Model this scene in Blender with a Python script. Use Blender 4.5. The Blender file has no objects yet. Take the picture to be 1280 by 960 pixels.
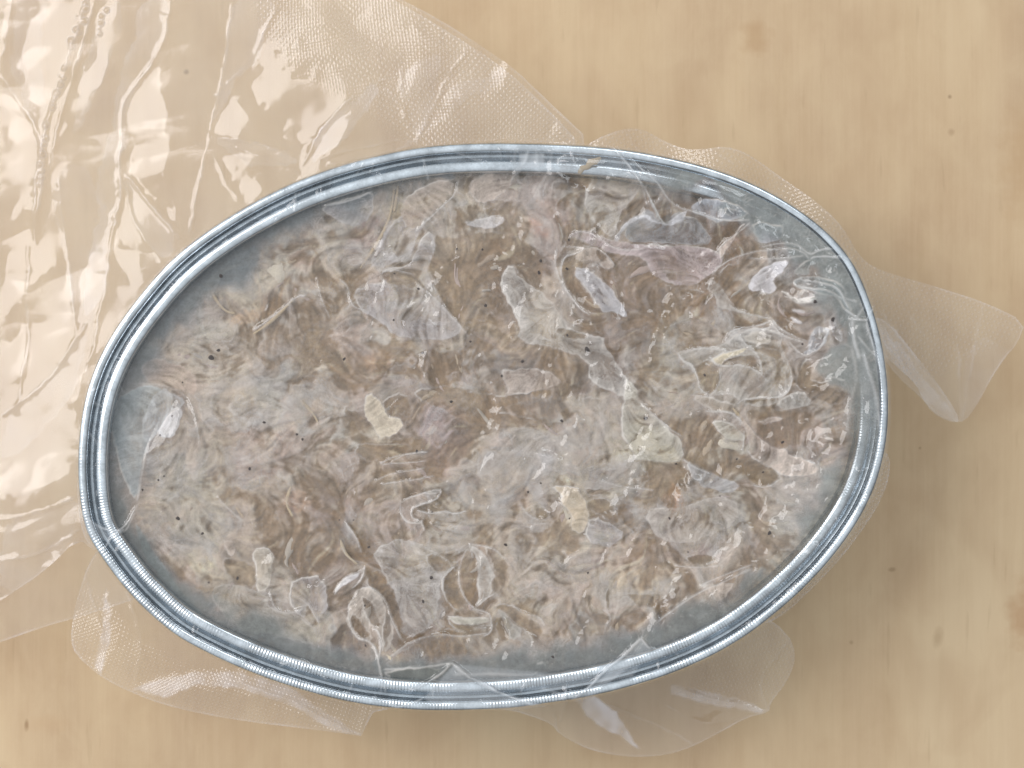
import bpy, bmesh, math, random
import numpy as np
from mathutils import Vector

random.seed(7)
R = math.radians
# ------------------------------------------------------------------ camera, world, lamps
S = 0.00016            # metres per photo pixel in the plane of the tin's rim
H = 0.038              # rim height above the table
D = 0.34               # lens above the rim
scene = bpy.context.scene
C = scene.collection
cam_d = bpy.data.cameras.new('camera')
cam = bpy.data.objects.new('camera', cam_d)
C.objects.link(cam)
cam.location = (0, 0, H + D)
cam_d.sensor_width = 36.0
cam_d.lens = 36.0 * D / (1280 * S)
cam_d.clip_start = 0.01
cam_d.clip_end = 50
scene.camera = cam

world = bpy.data.worlds.new('World')
scene.world = world
world.use_nodes = True
# overcast daylight: brightest high up towards the hidden sun at the left, dim at the horizon
_wn = world.node_tree
_tc = _wn.nodes.new('ShaderNodeTexCoord'); _sx = _wn.nodes.new('ShaderNodeVectorMath'); _sx.operation = 'DOT_PRODUCT'; _mr = _wn.nodes.new('ShaderNodeMapRange')
_wn.links.new(_tc.outputs['Generated'], _sx.inputs[0]); _sx.inputs[1].default_value = (-.36, .16, .919); _wn.links.new(_sx.outputs['Value'], _mr.inputs['Value'])
_mr.inputs['From Min'].default_value = 0.0; _mr.inputs['From Max'].default_value = 1.0
_mr.inputs['To Min'].default_value = 0.14; _mr.inputs['To Max'].default_value = 1.0
_wn.links.new(_mr.outputs[0], _wn.nodes['Background'].inputs[1])
_wn.nodes['Background'].inputs[0].default_value = (0.92, 0.965, 1.0, 1)

def area(name, loc, target, sx, sy, power, color):
    l = bpy.data.lights.new(name, 'AREA')
    l.shape = 'RECTANGLE'; l.size = sx; l.size_y = sy; l.energy = power; l.color = color
    o = bpy.data.objects.new(name, l); C.objects.link(o)
    o.location = loc
    o.rotation_euler = (Vector(target) - Vector(loc)).to_track_quat('-Z', 'Y').to_euler()
    return o
area('window_light', (-0.58, 0.26, 0.62), (0, 0, 0.03), 0.46, 0.62, 4.3, (1.0, 0.97, 0.965))
area('second_area_light', (0.34, 0.80, 0.80), (0, 0, 0.03), 0.5, 0.22, 1.5, (0.90, 0.95, 1.0))  # added cool lamp from the upper right, not a known window

scene.view_settings.view_transform = 'Standard'
scene.view_settings.look = 'None'
scene.view_settings.exposure = 0.0
scene.view_settings.gamma = 1.0
scene.render.engine = 'CYCLES'
scene.cycles.transparent_max_bounces = 24
scene.cycles.max_bounces = 8

# ------------------------------------------------------------------ raster fields (photo pixels, 1.25 px cells)
ST = 1.25
U0, V0 = -160.0, -160.0
NX, NY = 1280, 1024
uu = U0 + np.arange(NX, dtype=np.float32) * ST
vv = V0 + np.arange(NY, dtype=np.float32) * ST
UU, VV = np.meshgrid(uu, vv)
_fy = np.fft.fftfreq(NY, ST)[:, None]
_fx = np.fft.rfftfreq(NX, ST)[None, :]

def noise(scale, seed, ax=1.0, ay=1.0, sharp=1.0):
    """band-limited random field, unit variance; scale = feature size in px"""
    rng = np.random.default_rng(seed)
    w = np.fft.rfft2(rng.standard_normal((NY, NX)))
    f2 = (_fx * scale * ax) ** 2 + (_fy * scale * ay) ** 2
    g = np.fft.irfft2(w * np.exp(-f2 * 3.0 * sharp), s=(NY, NX))
    g -= g.mean()
    return (g / g.std()).astype(np.float32)

def fbm(scale, seed, octaves=4, gain=0.55):
    o = np.zeros((NY, NX), np.float32); a = 1.0; t = 0
    for k in range(octaves):
        o += a * noise(scale / 2 ** k, seed + k * 17); t += a * a; a *= gain
    return o / math.sqrt(t)

def sample(A, u, v):
    x = np.clip((u - U0) / ST, 0, NX - 1.001); y = np.clip((v - V0) / ST, 0, NY - 1.001)
    i = x.astype(np.int32); j = y.astype(np.int32)
    fx = (x - i); fy = (y - j)
    if A.ndim == 3:
        fx = fx[..., None]; fy = fy[..., None]
    return (A[j, i] * (1 - fx) * (1 - fy) + A[j, i + 1] * fx * (1 - fy)
            + A[j + 1, i] * (1 - fx) * fy + A[j + 1, i + 1] * fx * fy)

def smooth(a, b, x):
    t = np.clip((x - a) / (b - a), 0, 1)
    return t * t * (3 - 2 * t)

def Z(ox, oy, f, pts):
    return [(ox + x / f, oy + y / f) for x, y in pts]

def chaikin(pts, n=2, closed=False):
    p = np.array(pts, float)
    for _ in range(n):
        if closed:
            q = np.roll(p, -1, axis=0)
            p = np.stack([p * .75 + q * .25, p * .25 + q * .75], 1).reshape(-1, 2)
        else:
            a, b = p[:-1], p[1:]
            m = np.stack([a * .75 + b * .25, a * .25 + b * .75], 1).reshape(-1, 2)
            p = np.vstack([p[:1], m, p[-1:]])
    return p

def window(pts, margin):
    p = np.asarray(pts)
    i0 = int(max(0, (p[:, 0].min() - margin - U0) / ST)); i1 = int(min(NX, (p[:, 0].max() + margin - U0) / ST + 2))
    j0 = int(max(0, (p[:, 1].min() - margin - V0) / ST)); j1 = int(min(NY, (p[:, 1].max() + margin - V0) / ST + 2))
    return slice(j0, j1), slice(i0, i1)

def seg_dist(X, Y, a, b):
    dx, dy = b[0] - a[0], b[1] - a[1]
    L = dx * dx + dy * dy + 1e-9
    t = np.clip(((X - a[0]) * dx + (Y - a[1]) * dy) / L, 0, 1)
    return np.hypot(X - a[0] - t * dx, Y - a[1] - t * dy), t

def poly_sdf(X, Y, pts):
    d = np.full(X.shape, 1e9, np.float32); ins = np.zeros(X.shape, bool)
    n = len(pts)
    for k in range(n):
        a = pts[k]; b = pts[(k + 1) % n]
        dd, _ = seg_dist(X, Y, a, b); d = np.minimum(d, dd)
        if a[1] != b[1]:
            c = ((a[1] > Y) != (b[1] > Y)) & (X < (b[0] - a[0]) * (Y - a[1]) / (b[1] - a[1]) + a[0])
            ins ^= c
    return np.where(ins, d, -d)

def line_dist(X, Y, pts):
    """distance and 0..1 parameter along a polyline"""
    d = np.full(X.shape, 1e9, np.float32); T = np.zeros(X.shape, np.float32)
    n = len(pts) - 1
    for k in range(n):
        dd, t = seg_dist(X, Y, pts[k], pts[k + 1])
        m = dd < d
        d = np.where(m, dd, d); T = np.where(m, (k + t) / n, T)
    return d, T

def s2l(c):
    c = np.asarray(c, np.float32) / 255.0
    return np.where(c <= 0.04045, c / 12.92, ((c + 0.055) / 1.055) ** 2.4)

# ------------------------------------------------------------------ tin outline
TIN = [(600,178),(520,184),(440,202),(380,222),(330,245),(283,272),(240,302),(205,333),(170,374),(142,413),(119,456),(104,503),(97,555),(97,610),
       (106,662),(128,700),(163,745),(212,790),(255,815),(300,836),(350,855),(400,870),(450,881),(510,888),(570,889),(640,886),(700,878),(750,869),(800,856),
       (845,841),(890,821),(930,798),(970,768),(1010,732),(1045,693),(1075,650),(1096,606),(1108,560),(1112,515),(1110,470),(1103,425),
       (1091,382),(1073,338),(1050,305),(1018,275),(975,246),(925,222),(870,204),(800,189),(740,182),(680,179)]
def closed_spline(pts, n):
    p = np.array(pts, float); m = len(p)
    out = []
    for k in range(m):
        p0, p1, p2, p3 = p[k - 1], p[k], p[(k + 1) % m], p[(k + 2) % m]
        for t in np.linspace(0, 1, 24, endpoint=False):
            out.append(.5 * ((2 * p1) + (-p0 + p2) * t + (2 * p0 - 5 * p1 + 4 * p2 - p3) * t * t + (-p0 + 3 * p1 - 3 * p2 + p3) * t ** 3))
    out = np.array(out)
    # low-pass and resample by arc length
    for _ in range(60):
        out = .5 * out + .25 * (np.roll(out, 1, 0) + np.roll(out, -1, 0))
    q = np.vstack([out, out[:1]]); L = np.concatenate([[0], np.cumsum(np.hypot(*np.diff(q, axis=0).T))])
    s = np.linspace(0, L[-1], n, endpoint=False)
    return np.stack([np.interp(s, L, q[:, 0]), np.interp(s, L, q[:, 1])], 1), L[-1]
NT = 900
outline, perim = closed_spline(TIN, NT)
tang = np.roll(outline, -1, 0) - np.roll(outline, 1, 0)
tang /= np.hypot(tang[:, 0], tang[:, 1])[:, None]
nrm = np.stack([tang[:, 1], -tang[:, 0]], 1)
cen = outline.mean(0)
if np.mean(((cen - outline) * nrm).sum(1)) < 0: nrm = -nrm

# signed distance from the tin's outline, inside positive (coarse, then interpolated)
cu = U0 + np.arange(0, NX + 4, 4) * ST; cv = V0 + np.arange(0, NY + 4, 4) * ST
CU, CV = np.meshgrid(cu, cv)
coarse = poly_sdf(CU, CV, [tuple(p) for p in outline[::3]])
def up4(A):
    ix = np.arange(NX) / 4.0; iy = np.arange(NY) / 4.0
    i = ix.astype(int); j = iy.astype(int); fx = (ix - i)[None, :]; fy = (iy - j)[:, None]
    return (A[np.ix_(j, i)] * (1 - fx) * (1 - fy) + A[np.ix_(j, i + 1)] * fx * (1 - fy)
            + A[np.ix_(j + 1, i)] * (1 - fx) * fy + A[np.ix_(j + 1, i + 1)] * fx * fy).astype(np.float32)
DT = up4(coarse)

# ------------------------------------------------------------------ helpers for objects
def thing(name, label, cat, loc=(0, 0, 0)):
    o = bpy.data.objects.new(name, None); C.objects.link(o); o.location = loc
    o.empty_display_size = 0.01
    o['label'] = label; o['category'] = cat
    return o

def link(name, me, mat, parent=None, label=None, kind=None):
    o = bpy.data.objects.new(name, me); C.objects.link(o)
    if mat and not me.materials: me.materials.append(mat)
    if parent: o.parent = parent
    if label: o['label'] = label
    if kind: o['kind'] = kind
    return o

def mesh_np(name, co, faces, smooth_shade=True):
    me = bpy.data.meshes.new(name)
    n = len(co); m = len(faces)
    me.vertices.add(n); me.vertices.foreach_set('co', np.ascontiguousarray(co, np.float32).ravel())
    k = faces.shape[1]
    me.loops.add(m * k); me.loops.foreach_set('vertex_index', np.ascontiguousarray(faces, np.int32).ravel())
    me.polygons.add(m)
    me.polygons.foreach_set('loop_start', np.arange(0, m * k, k, dtype=np.int32))
    me.polygons.foreach_set('loop_total', np.full(m, k, np.int32))
    me.polygons.foreach_set('use_smooth', np.full(m, smooth_shade, bool))
    me.update(calc_edges=True)
    return me

def add_attr(me, name, arr):
    if arr.ndim == 2:
        a = me.attributes.new(name, 'FLOAT_COLOR', 'POINT')
        if arr.shape[1] == 3: arr = np.hstack([arr, np.ones((len(arr), 1), arr.dtype)])
        a.data.foreach_set('color', np.ascontiguousarray(arr, np.float32).ravel())
    else:
        a = me.attributes.new(name, 'FLOAT', 'POINT')
        a.data.foreach_set('value', np.ascontiguousarray(arr, np.float32))

def place(u, v, z):
    k = (D + H - z) / D
    return np.stack([(u - 640) * S * k, (480 - v) * S * k, z], -1)

def sheet(name, sdf, zfield, attrs, step, mat, parent, k_ref=None, label=None, win=None):
    """a grid over sdf>0 whose border vertices are pulled onto the outline"""
    js, is_ = win if win else (slice(0, NY), slice(0, NX))
    jj = np.arange(js.start, js.stop, 1); ii = np.arange(is_.start, is_.stop, 1)
    u = np.arange(uu[ii[0]], uu[ii[-1]], step); v = np.arange(vv[jj[0]], vv[jj[-1]], step)
    Ug, Vg = np.meshgrid(u, v)
    sd = sample(sdf, Ug, Vg)
    e = 1.0
    gx = (sample(sdf, Ug + e, Vg) - sample(sdf, Ug - e, Vg)) / (2 * e)
    gy = (sample(sdf, Ug, Vg + e) - sample(sdf, Ug, Vg - e)) / (2 * e)
    gl = np.hypot(gx, gy) + 1e-6
    out = sd < 0
    Ug = np.where(out, Ug - sd * gx / gl, Ug); Vg = np.where(out, Vg - sd * gy / gl, Vg)
    keep = sd > -step * 1.0
    cell = (keep[:-1, :-1] & keep[1:, :-1] & keep[:-1, 1:] & keep[1:, 1:]) & \
           ((sd[:-1, :-1] > 0) | (sd[1:, :-1] > 0) | (sd[:-1, 1:] > 0) | (sd[1:, 1:] > 0))
    idx = np.arange(Ug.size).reshape(Ug.shape)
    f = np.stack([idx[1:, :-1][cell], idx[1:, 1:][cell], idx[:-1, 1:][cell], idx[:-1, :-1][cell]], 1)
    used = np.unique(f); remap = np.full(Ug.size, -1); remap[used] = np.arange(len(used))
    f = remap[f]
    ud = Ug.ravel()[used]; vd = Vg.ravel()[used]
    z = sample(zfield, ud, vd)
    if k_ref is None: co = place(ud, vd, z)
    else:
        k = (D + H - k_ref) / D
        co = np.stack([(ud - 640) * S * k, (480 - vd) * S * k, z], -1)
    me = mesh_np(name, co, f)
    for nme, A in attrs.items(): add_attr(me, nme, sample(A, ud, vd))
    return link(name, me, mat, parent, label)

# ------------------------------------------------------------------ material helpers
def material(name):
    m = bpy.data.materials.new(name); m.use_nodes = True
    nt = m.node_tree; nt.nodes.clear()
    out = nt.nodes.new('ShaderNodeOutputMaterial')
    return m, nt, out
def N(nt, t, **kw):
    n = nt.nodes.new(t)
    for k, v in kw.items():
        if k.startswith('i_'): n.inputs[k[2:].replace('_', ' ')].default_value = v
        else: setattr(n, k, v)
    return n
def attr(nt, name):
    return N(nt, 'ShaderNodeAttribute', attribute_name=name)
def math_(nt, op, a, b=None, c=None):
    n = nt.nodes.new('ShaderNodeMath'); n.operation = op
    for i, x in enumerate((a, b, c)):
        if x is None: continue
        if isinstance(x, (int, float)): n.inputs[i].default_value = x
        else: nt.links.new(x, n.inputs[i])
    return n.outputs[0]
def coords(nt, scale=(1, 1, 1), rot=(0, 0, 0)):
    t = N(nt, 'ShaderNodeTexCoord'); m = N(nt, 'ShaderNodeMapping')
    m.inputs['Scale'].default_value = scale; m.inputs['Rotation'].default_value = rot
    nt.links.new(t.outputs['Object'], m.inputs[0]); return m.outputs[0]
def tex(nt, vec, scale, detail=4, rough=.55, dist=0.0):
    n = N(nt, 'ShaderNodeTexNoise'); n.inputs['Scale'].default_value = scale; n.inputs['Detail'].default_value = detail
    n.inputs['Roughness'].default_value = rough; n.inputs['Distortion'].default_value = dist
    nt.links.new(vec, n.inputs['Vector']); return n.outputs['Fac']
def ramp(nt, fac, stops):
    r = N(nt, 'ShaderNodeValToRGB'); cr = r.color_ramp
    while len(cr.elements) < len(stops): cr.elements.new(.5)
    for e, (p, c) in zip(cr.elements, stops):
        e.position = p; e.color = (*c, 1) if len(c) == 3 else c
    nt.links.new(fac, r.inputs[0]); return r.outputs[0]
def mixc(nt, fac, a, b, mode='MIX'):
    n = N(nt, 'ShaderNodeMix', data_type='RGBA', blend_type=mode)
    if isinstance(fac, (int, float)): n.inputs[0].default_value = fac
    else: nt.links.new(fac, n.inputs[0])
    for s, x in ((6, a), (7, b)):
        if isinstance(x, tuple): n.inputs[s].default_value = (*x, 1) if len(x) == 3 else x
        else: nt.links.new(x, n.inputs[s])
    return n.outputs[2]
def lin(*c): return tuple(float(x) for x in s2l(c))

def wood_mat():
    m, nt, out = material('birch_plywood')
    L = nt.links.new
    b = N(nt, 'ShaderNodeBsdfPrincipled')
    c0 = coords(nt, rot=(0, 0, R(4)))
    big = tex(nt, coords(nt, (1, .45, 1), (0, 0, R(6))), 26, 3, .5, .6)
    fig = tex(nt, coords(nt, (1, .16, 1), (0, 0, R(5))), 95, 4, .6, .8)
    fine = tex(nt, coords(nt, (1, .035, 1), (0, 0, R(3))), 900, 3, .7)
    med = tex(nt, coords(nt, (1, .06, 1), (0, 0, R(4))), 320, 3, .6, .3)
    col = ramp(nt, big, [(0.3, lin(196, 168, 136)), (0.52, lin(209, 182, 147)), (0.72, lin(218, 194, 159))])
    col = mixc(nt, math_(nt, 'MULTIPLY', ramp(nt, fig, [(0.40, (0, 0, 0)), (0.68, (1, 1, 1))]), .15), col, lin(186, 155, 118))
    col = mixc(nt, math_(nt, 'MULTIPLY', ramp(nt, med, [(0.46, (0, 0, 0)), (0.66, (1, 1, 1))]), .16), col, lin(186, 157, 122))
    col = mixc(nt, math_(nt, 'MULTIPLY', ramp(nt, fine, [(0.42, (0, 0, 0)), (0.62, (1, 1, 1))]), .12), col, lin(222, 198, 165))
    mot = tex(nt, coords(nt, (1, .6, 1), (0, 0, R(12))), 150, 5, .65, .4)
    col = mixc(nt, math_(nt, 'MULTIPLY', ramp(nt, mot, [(0.40, (0, 0, 0)), (0.66, (1, 1, 1))]), .32), col, lin(216, 192, 156))
    blot = tex(nt, coords(nt, (1, .7, 1), (0, 0, R(20))), 60, 3, .55, .5)
    col = mixc(nt, math_(nt, 'MULTIPLY', ramp(nt, blot, [(0.48, (0, 0, 0)), (0.70, (1, 1, 1))]), .32), col, lin(184, 153, 120))
    pores = tex(nt, coords(nt, (1, .12, 1), (0, 0, R(3))), 520, 2, .5)
    col = mixc(nt, math_(nt, 'MULTIPLY', ramp(nt, pores, [(0.66, (0, 0, 0)), (0.74, (1, 1, 1))]), .14), col, lin(158, 128, 96))
    # knots, pin marks and a dent: (x, y, radius, stretch)
    for px, py, r, st, a, cc in ((945, 45, 26, 1.3, .42, (176, 138, 98)), (1187, 121, 4, 1.0, .5, (120, 92, 66)), (1190, 165, 6, 1.2, .35, (150, 120, 90)),
                             (1278, 770, 26, 2.2, .5, (176, 132, 92)), (233, 90, 5, 1.0, .5, (130, 105, 80)), (1064, 803, 4, 1, .35, (140, 110, 80)),
                             (1172, 798, 9, 2.0, .35, (156, 126, 92)), (1115, 712, 6, .6, .5, (150, 122, 90)), (33, 905, 4, 2.6, .6, (140, 108, 76)), (1150, 560, 3, 1, .4, (120, 90, 60)), (60, 905, 40, .4, .16, (190, 150, 110)),
                             (905, 330, 60, 1.5, .12, (170, 140, 110)), (1278, 205, 40, 2.5, .3, (184, 146, 104))):
        k = (D + H) / D
        sub = N(nt, 'ShaderNodeVectorMath', operation='SUBTRACT'); L(N(nt, 'ShaderNodeTexCoord').outputs['Object'], sub.inputs[0])
        sub.inputs[1].default_value = ((px - 640) * S * k, (480 - py) * S * k, 0)
        sc = N(nt, 'ShaderNodeVectorMath', operation='MULTIPLY'); L(sub.outputs[0], sc.inputs[0])
        sc.inputs[1].default_value = (1 / (r * S), 1 / (r * S * st), 0)
        ln = N(nt, 'ShaderNodeVectorMath', operation='LENGTH'); L(sc.outputs[0], ln.inputs[0])
        wob = math_(nt, 'ADD', ln.outputs['Value'], math_(nt, 'MULTIPLY', math_(nt, 'SUBTRACT', tex(nt, c0, 300, 2), .5), 1.1))
        f = ramp(nt, wob, [(0.25, (1, 1, 1)), (1.0, (0, 0, 0))])
        col = mixc(nt, math_(nt, 'MULTIPLY', f, a), col, lin(*cc))
    L(col, b.inputs['Base Color'])
    b.inputs['Roughness'].default_value = .62
    b.inputs['Specular IOR Level'].default_value = .25
    bump = N(nt, 'ShaderNodeBump'); bump.inputs['Strength'].default_value = .25; bump.inputs['Distance'].default_value = .00008
    L(fine, bump.inputs['Height']); L(bump.outputs[0], b.inputs['Normal'])
    L(b.outputs[0], out.inputs[0])
    return m

def metal_mat(name, base=(.50, .545, .58), rough=.22, ribs=1.0):
    m, nt, out = material(name); L = nt.links.new
    b = N(nt, 'ShaderNodeBsdfPrincipled')
    c = coords(nt)
    n1 = tex(nt, c, 900, 3); n2 = tex(nt, c, 120, 3)
    col = mixc(nt, ramp(nt, tex(nt, c, 260, 5, .7), [(.38, (0, 0, 0)), (.62, (1, 1, 1))]), tuple(x * .74 for x in base), tuple(min(1, x * 1.1) for x in base))
    L(col, b.inputs['Base Color']); b.inputs['Metallic'].default_value = 1.0
    L(math_(nt, 'ADD', math_(nt, 'MULTIPLY', n1, .18), rough - .08), b.inputs['Roughness'])
    arc = attr(nt, 'arc').outputs['Fac']
    amp = attr(nt, 'rib').outputs['Fac']
    wob = math_(nt, 'ADD', arc, math_(nt, 'MULTIPLY', n2, 1.2))
    wave = math_(nt, 'MULTIPLY', math_(nt, 'SINE', math_(nt, 'MULTIPLY', wob, 2 * math.pi)), amp)
    h = math_(nt, 'ADD', math_(nt, 'MULTIPLY', wave, ribs), math_(nt, 'MULTIPLY', n1, .12))
    bump = N(nt, 'ShaderNodeBump'); bump.inputs['Strength'].default_value = 1; bump.inputs['Distance'].default_value = .000055
    L(h, bump.inputs['Height']); L(bump.outputs[0], b.inputs['Normal'])
    L(b.outputs[0], out.inputs[0])
    return m

def film_mat(name, refl=.10, rough=.06, haze=.05, haze_col=(.80, .77, .76), bumpd=.00005, bscale=260):
    """clear plastic: mostly see-through, mirror reflection by angle, a little milky scatter"""
    m, nt, out = material(name); L = nt.links.new
    tr = N(nt, 'ShaderNodeBsdfTransparent'); tr.inputs[0].default_value = (.998, .996, .993, 1)
    gl = N(nt, 'ShaderNodeBsdfGlossy'); gl.inputs['Roughness'].default_value = rough
    di = N(nt, 'ShaderNodeBsdfDiffuse'); di.inputs[0].default_value = (*haze_col, 1)
    c = coords(nt)
    n1 = tex(nt, c, bscale, 3, .5, .5); n2 = tex(nt, c, 60, 2)
    ea = attr(nt, 'emb_a').outputs['Fac']; eb = attr(nt, 'emb_b').outputs['Fac']; ew = attr(nt, 'emb').outputs['Fac']
    w = math_(nt, 'MULTIPLY', math_(nt, 'SINE', math_(nt, 'MULTIPLY', ea, 2 * math.pi)), math_(nt, 'SINE', math_(nt, 'MULTIPLY', eb, 2 * math.pi)))
    w2 = math_(nt, 'MULTIPLY', math_(nt, 'SINE', math_(nt, 'MULTIPLY', ea, 2 * math.pi)), .5)
    emb = math_(nt, 'MULTIPLY', math_(nt, 'ADD', w, w2), ew)
    b1 = N(nt, 'ShaderNodeBump'); b1.inputs['Strength'].default_value = 1; b1.inputs['Distance'].default_value = bumpd
    L(n1, b1.inputs['Height'])
    b2 = N(nt, 'ShaderNodeBump'); b2.inputs['Strength'].default_value = 1; b2.inputs['Distance'].default_value = .00004
    L(emb, b2.inputs['Height']); L(b1.outputs[0], b2.inputs['Normal'])
    L(b2.outputs[0], gl.inputs['Normal'])
    fr = N(nt, 'ShaderNodeLayerWeight'); fr.inputs['Blend'].default_value = .5; L(b2.outputs[0], fr.inputs['Normal'])
    fac = math_(nt, 'ADD', math_(nt, 'MULTIPLY', math_(nt, 'POWER', fr.outputs['Facing'], 5.0), .8), refl)
    hz = attr(nt, 'haze').outputs['Fac']
    embh = math_(nt, 'MULTIPLY', ew, math_(nt, 'MULTIPLY', math_(nt, 'MAXIMUM', math_(nt, 'ADD', w, w2), 0.0), .10))
    hf = math_(nt, 'MINIMUM', math_(nt, 'ADD', math_(nt, 'ADD', math_(nt, 'MULTIPLY', n2, haze * 2), hz), embh), .85)
    m1 = N(nt, 'ShaderNodeMixShader'); L(hf, m1.inputs[0]); L(tr.outputs[0], m1.inputs[1]); L(di.outputs[0], m1.inputs[2])
    m2 = N(nt, 'ShaderNodeMixShader'); L(fac, m2.inputs[0]); L(m1.outputs[0], m2.inputs[1]); L(gl.outputs[0], m2.inputs[2])
    L(m2.outputs[0], out.inputs[0])
    return m

# ------------------------------------------------------------------ tabletop
M_wood = wood_mat()
bm = bmesh.new()
bmesh.ops.create_cube(bm, size=1.0)
for v in bm.verts: v.co = Vector((v.co.x * 1.1, v.co.y * .9, v.co.z * .018 - .009))
bmesh.ops.bevel(bm, geom=bm.edges[:], offset=.001, segments=2, affect='EDGES')
me = bpy.data.meshes.new('wooden_tabletop'); bm.to_mesh(me); bm.free()
top = link('wooden_tabletop', me, M_wood, kind='structure')
top['label'] = 'pale birch plywood tabletop with fine grain under the tin'

# ------------------------------------------------------------------ tin
tin = thing('oval_tin', 'open oval silver metal tin with a double rolled rim, sealed inside clear plastic', 'tin', (0, 0, 0))
def sweep(name, prof, mat, parent, rib=None, inner_wobble=0.0, closed_prof=False):
    """prof: list of (inward offset px, z m)"""
    P = len(prof)
    co = np.zeros((P, NT, 3))
    for k, (d, z) in enumerate(prof):
        q = outline + nrm * d
        co[k] = np.stack([(q[:, 0] - 640) * S, (480 - q[:, 1]) * S, np.full(NT, z)], -1)
    idx = np.arange(P * NT).reshape(P, NT)
    f = []
    rows = range(P if closed_prof else P - 1)
    for k in rows:
        a = idx[k]; b = idx[(k + 1) % P]
        f.append(np.stack([a, np.roll(a, -1), np.roll(b, -1), b], 1))
    f = np.vstack(f)
    me = mesh_np(name, co.reshape(-1, 3), f)
    # three marked periods so that the arc attribute does not wrap across the seam with a visible jump
    nper = round(perim / 4.0)
    arc = np.tile(np.arange(NT) / NT * nper, P)
    add_attr(me, 'arc', arc)
    rb = np.ones(NT) if rib is None else rib
    add_attr(me, 'rib', np.tile(rb, P))
    return link(name, me, mat, parent)

M_bead = metal_mat('bright_tinplate', (.72, .78, .835), .20)
M_wall = metal_mat('dull_tinplate', (.40, .455, .505), .26, .25)
ang = np.arctan2(-(outline[:, 1] - cen[1]), outline[:, 0] - cen[0])
def angw(center, width):
    d = np.abs((ang - R(center) + math.pi) % (2 * math.pi) - math.pi)
    return smooth(R(width), R(width) * .5, d)
rib = .04 + .8 * np.clip(angw(245, 70) + angw(305, 70) , 0, 1)
rib = rib * np.clip(.55 + .55 * np.sin(np.arange(NT) * .09) * np.sin(np.arange(NT) * .023) + .3 * np.sin(np.arange(NT) * .31), .1, 1.2)
rb = 6.2
# outer bead: starts under the curl on the outside
outer = [(6 - rb * math.cos(a), H - rb * S * .8 + rb * S * .8 * math.sin(a)) for a in np.linspace(R(-70), R(165), 20)]
sweep('outer_bead', outer, M_bead, tin, rib)
channel = [(12.0, H - rb * S * 1.05), (12.8, H - .0017), (14.5, H - .0020), (18, H - .0019), (21.0, H - .0016), (22.6, H - .0012)]
sweep('rim_channel', channel, M_wall, tin, rib * .2)
ri = 7.2
inner = [(29 - ri * math.cos(a), H - .0004 - ri * S * .62 + ri * S * .62 * math.sin(a)) for a in np.linspace(R(5), R(178), 16)]
inner += [(36.4, H - .0026)]
sweep('inner_bead', inner, M_bead, tin, rib)
wall_in = [(36.4, H - .0026), (36.5, H - .004), (36.6, H - .008), (37, H - .013)]
sweep('inner_wall', wall_in, M_wall, tin, rib * .3)
wall_out = [(4.5, H - rb * S * 1.75), (7.5, H - .0026), (8.5, H - .006), (9, H - .02), (10, .0035), (11.2, .0012), (13.5, .0004)]
sweep('outer_wall', wall_out, M_wall, tin, rib * 0)
# base plate
q = outline + nrm * 13.4
co = np.stack([(q[:, 0] - 640) * S, (480 - q[:, 1]) * S, np.full(NT, .0005)], -1)
cc = np.array([[(cen[0] - 640) * S, (480 - cen[1]) * S, .0008]])
me = mesh_np('base_plate', np.vstack([co, cc]), np.stack([np.arange(NT), np.roll(np.arange(NT), -1), np.full(NT, NT)], 1))
link('base_plate', me, M_wall, tin)

# ------------------------------------------------------------------ contents: fields
w1 = noise(36, 11); w2 = noise(36, 12); w3 = noise(9, 13); w4 = noise(9, 14)
JU = UU + 3.2 * noise(34, 21) + 1.5 * noise(9, 22) + .7 * noise(4, 25)
JV = VV + 3.2 * noise(34, 23) + 1.5 * noise(9, 24) + .7 * noise(4, 26)
TW = window(outline, 30)
def warped(A, amp):
    A = A.copy()
    A[TW] = sample(A, UU[TW] + amp * w1[TW] + amp * .3 * w3[TW], VV[TW] + amp * w2[TW] + amp * .3 * w4[TW])
    return A
# fibre direction + line integral convolution
theta = .5 + 1.1 * noise(190, 31) + .8 * noise(80, 32) + .45 * noise(40, 33) + .15 * noise(16, 34)
FX = np.cos(theta); FY = np.sin(theta)
def smear(A, n=12, st=2.6):
    acc = A[TW].copy()
    for sgn in (1, -1):
        pu = UU[TW].copy(); pv = VV[TW].copy()
        for k in range(n):
            fx = sample(FX, pu, pv); fy = sample(FY, pu, pv)
            pu = pu + sgn * fx * st; pv = pv + sgn * fy * st
            acc += sample(A, pu, pv)
    acc -= acc.mean(); out = np.zeros((NY, NX), np.float32); out[TW] = acc / acc.std(); return out
def lic(seed, n, grain):
    src = noise(grain, seed); acc = src[TW].copy()
    for sgn in (1, -1):
        pu = UU[TW].copy(); pv = VV[TW].copy()
        for k in range(n):
            fx = sample(FX, pu, pv); fy = sample(FY, pu, pv)
            pu = pu + sgn * fx * 1.6; pv = pv + sgn * fy * 1.6
            acc += sample(src, pu, pv)
    out = np.zeros((NY, NX), np.float32); out[TW] = acc / acc.std(); return out
fib = lic(41, 16, 2.0)
fib2 = .5 * lic(42, 12, 3.6) + .5 * warped(fbm(22, 47, 4, .85), 6) + .45 * (1.2 - 1.6 * np.abs(warped(noise(16, 147), 7)))

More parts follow.
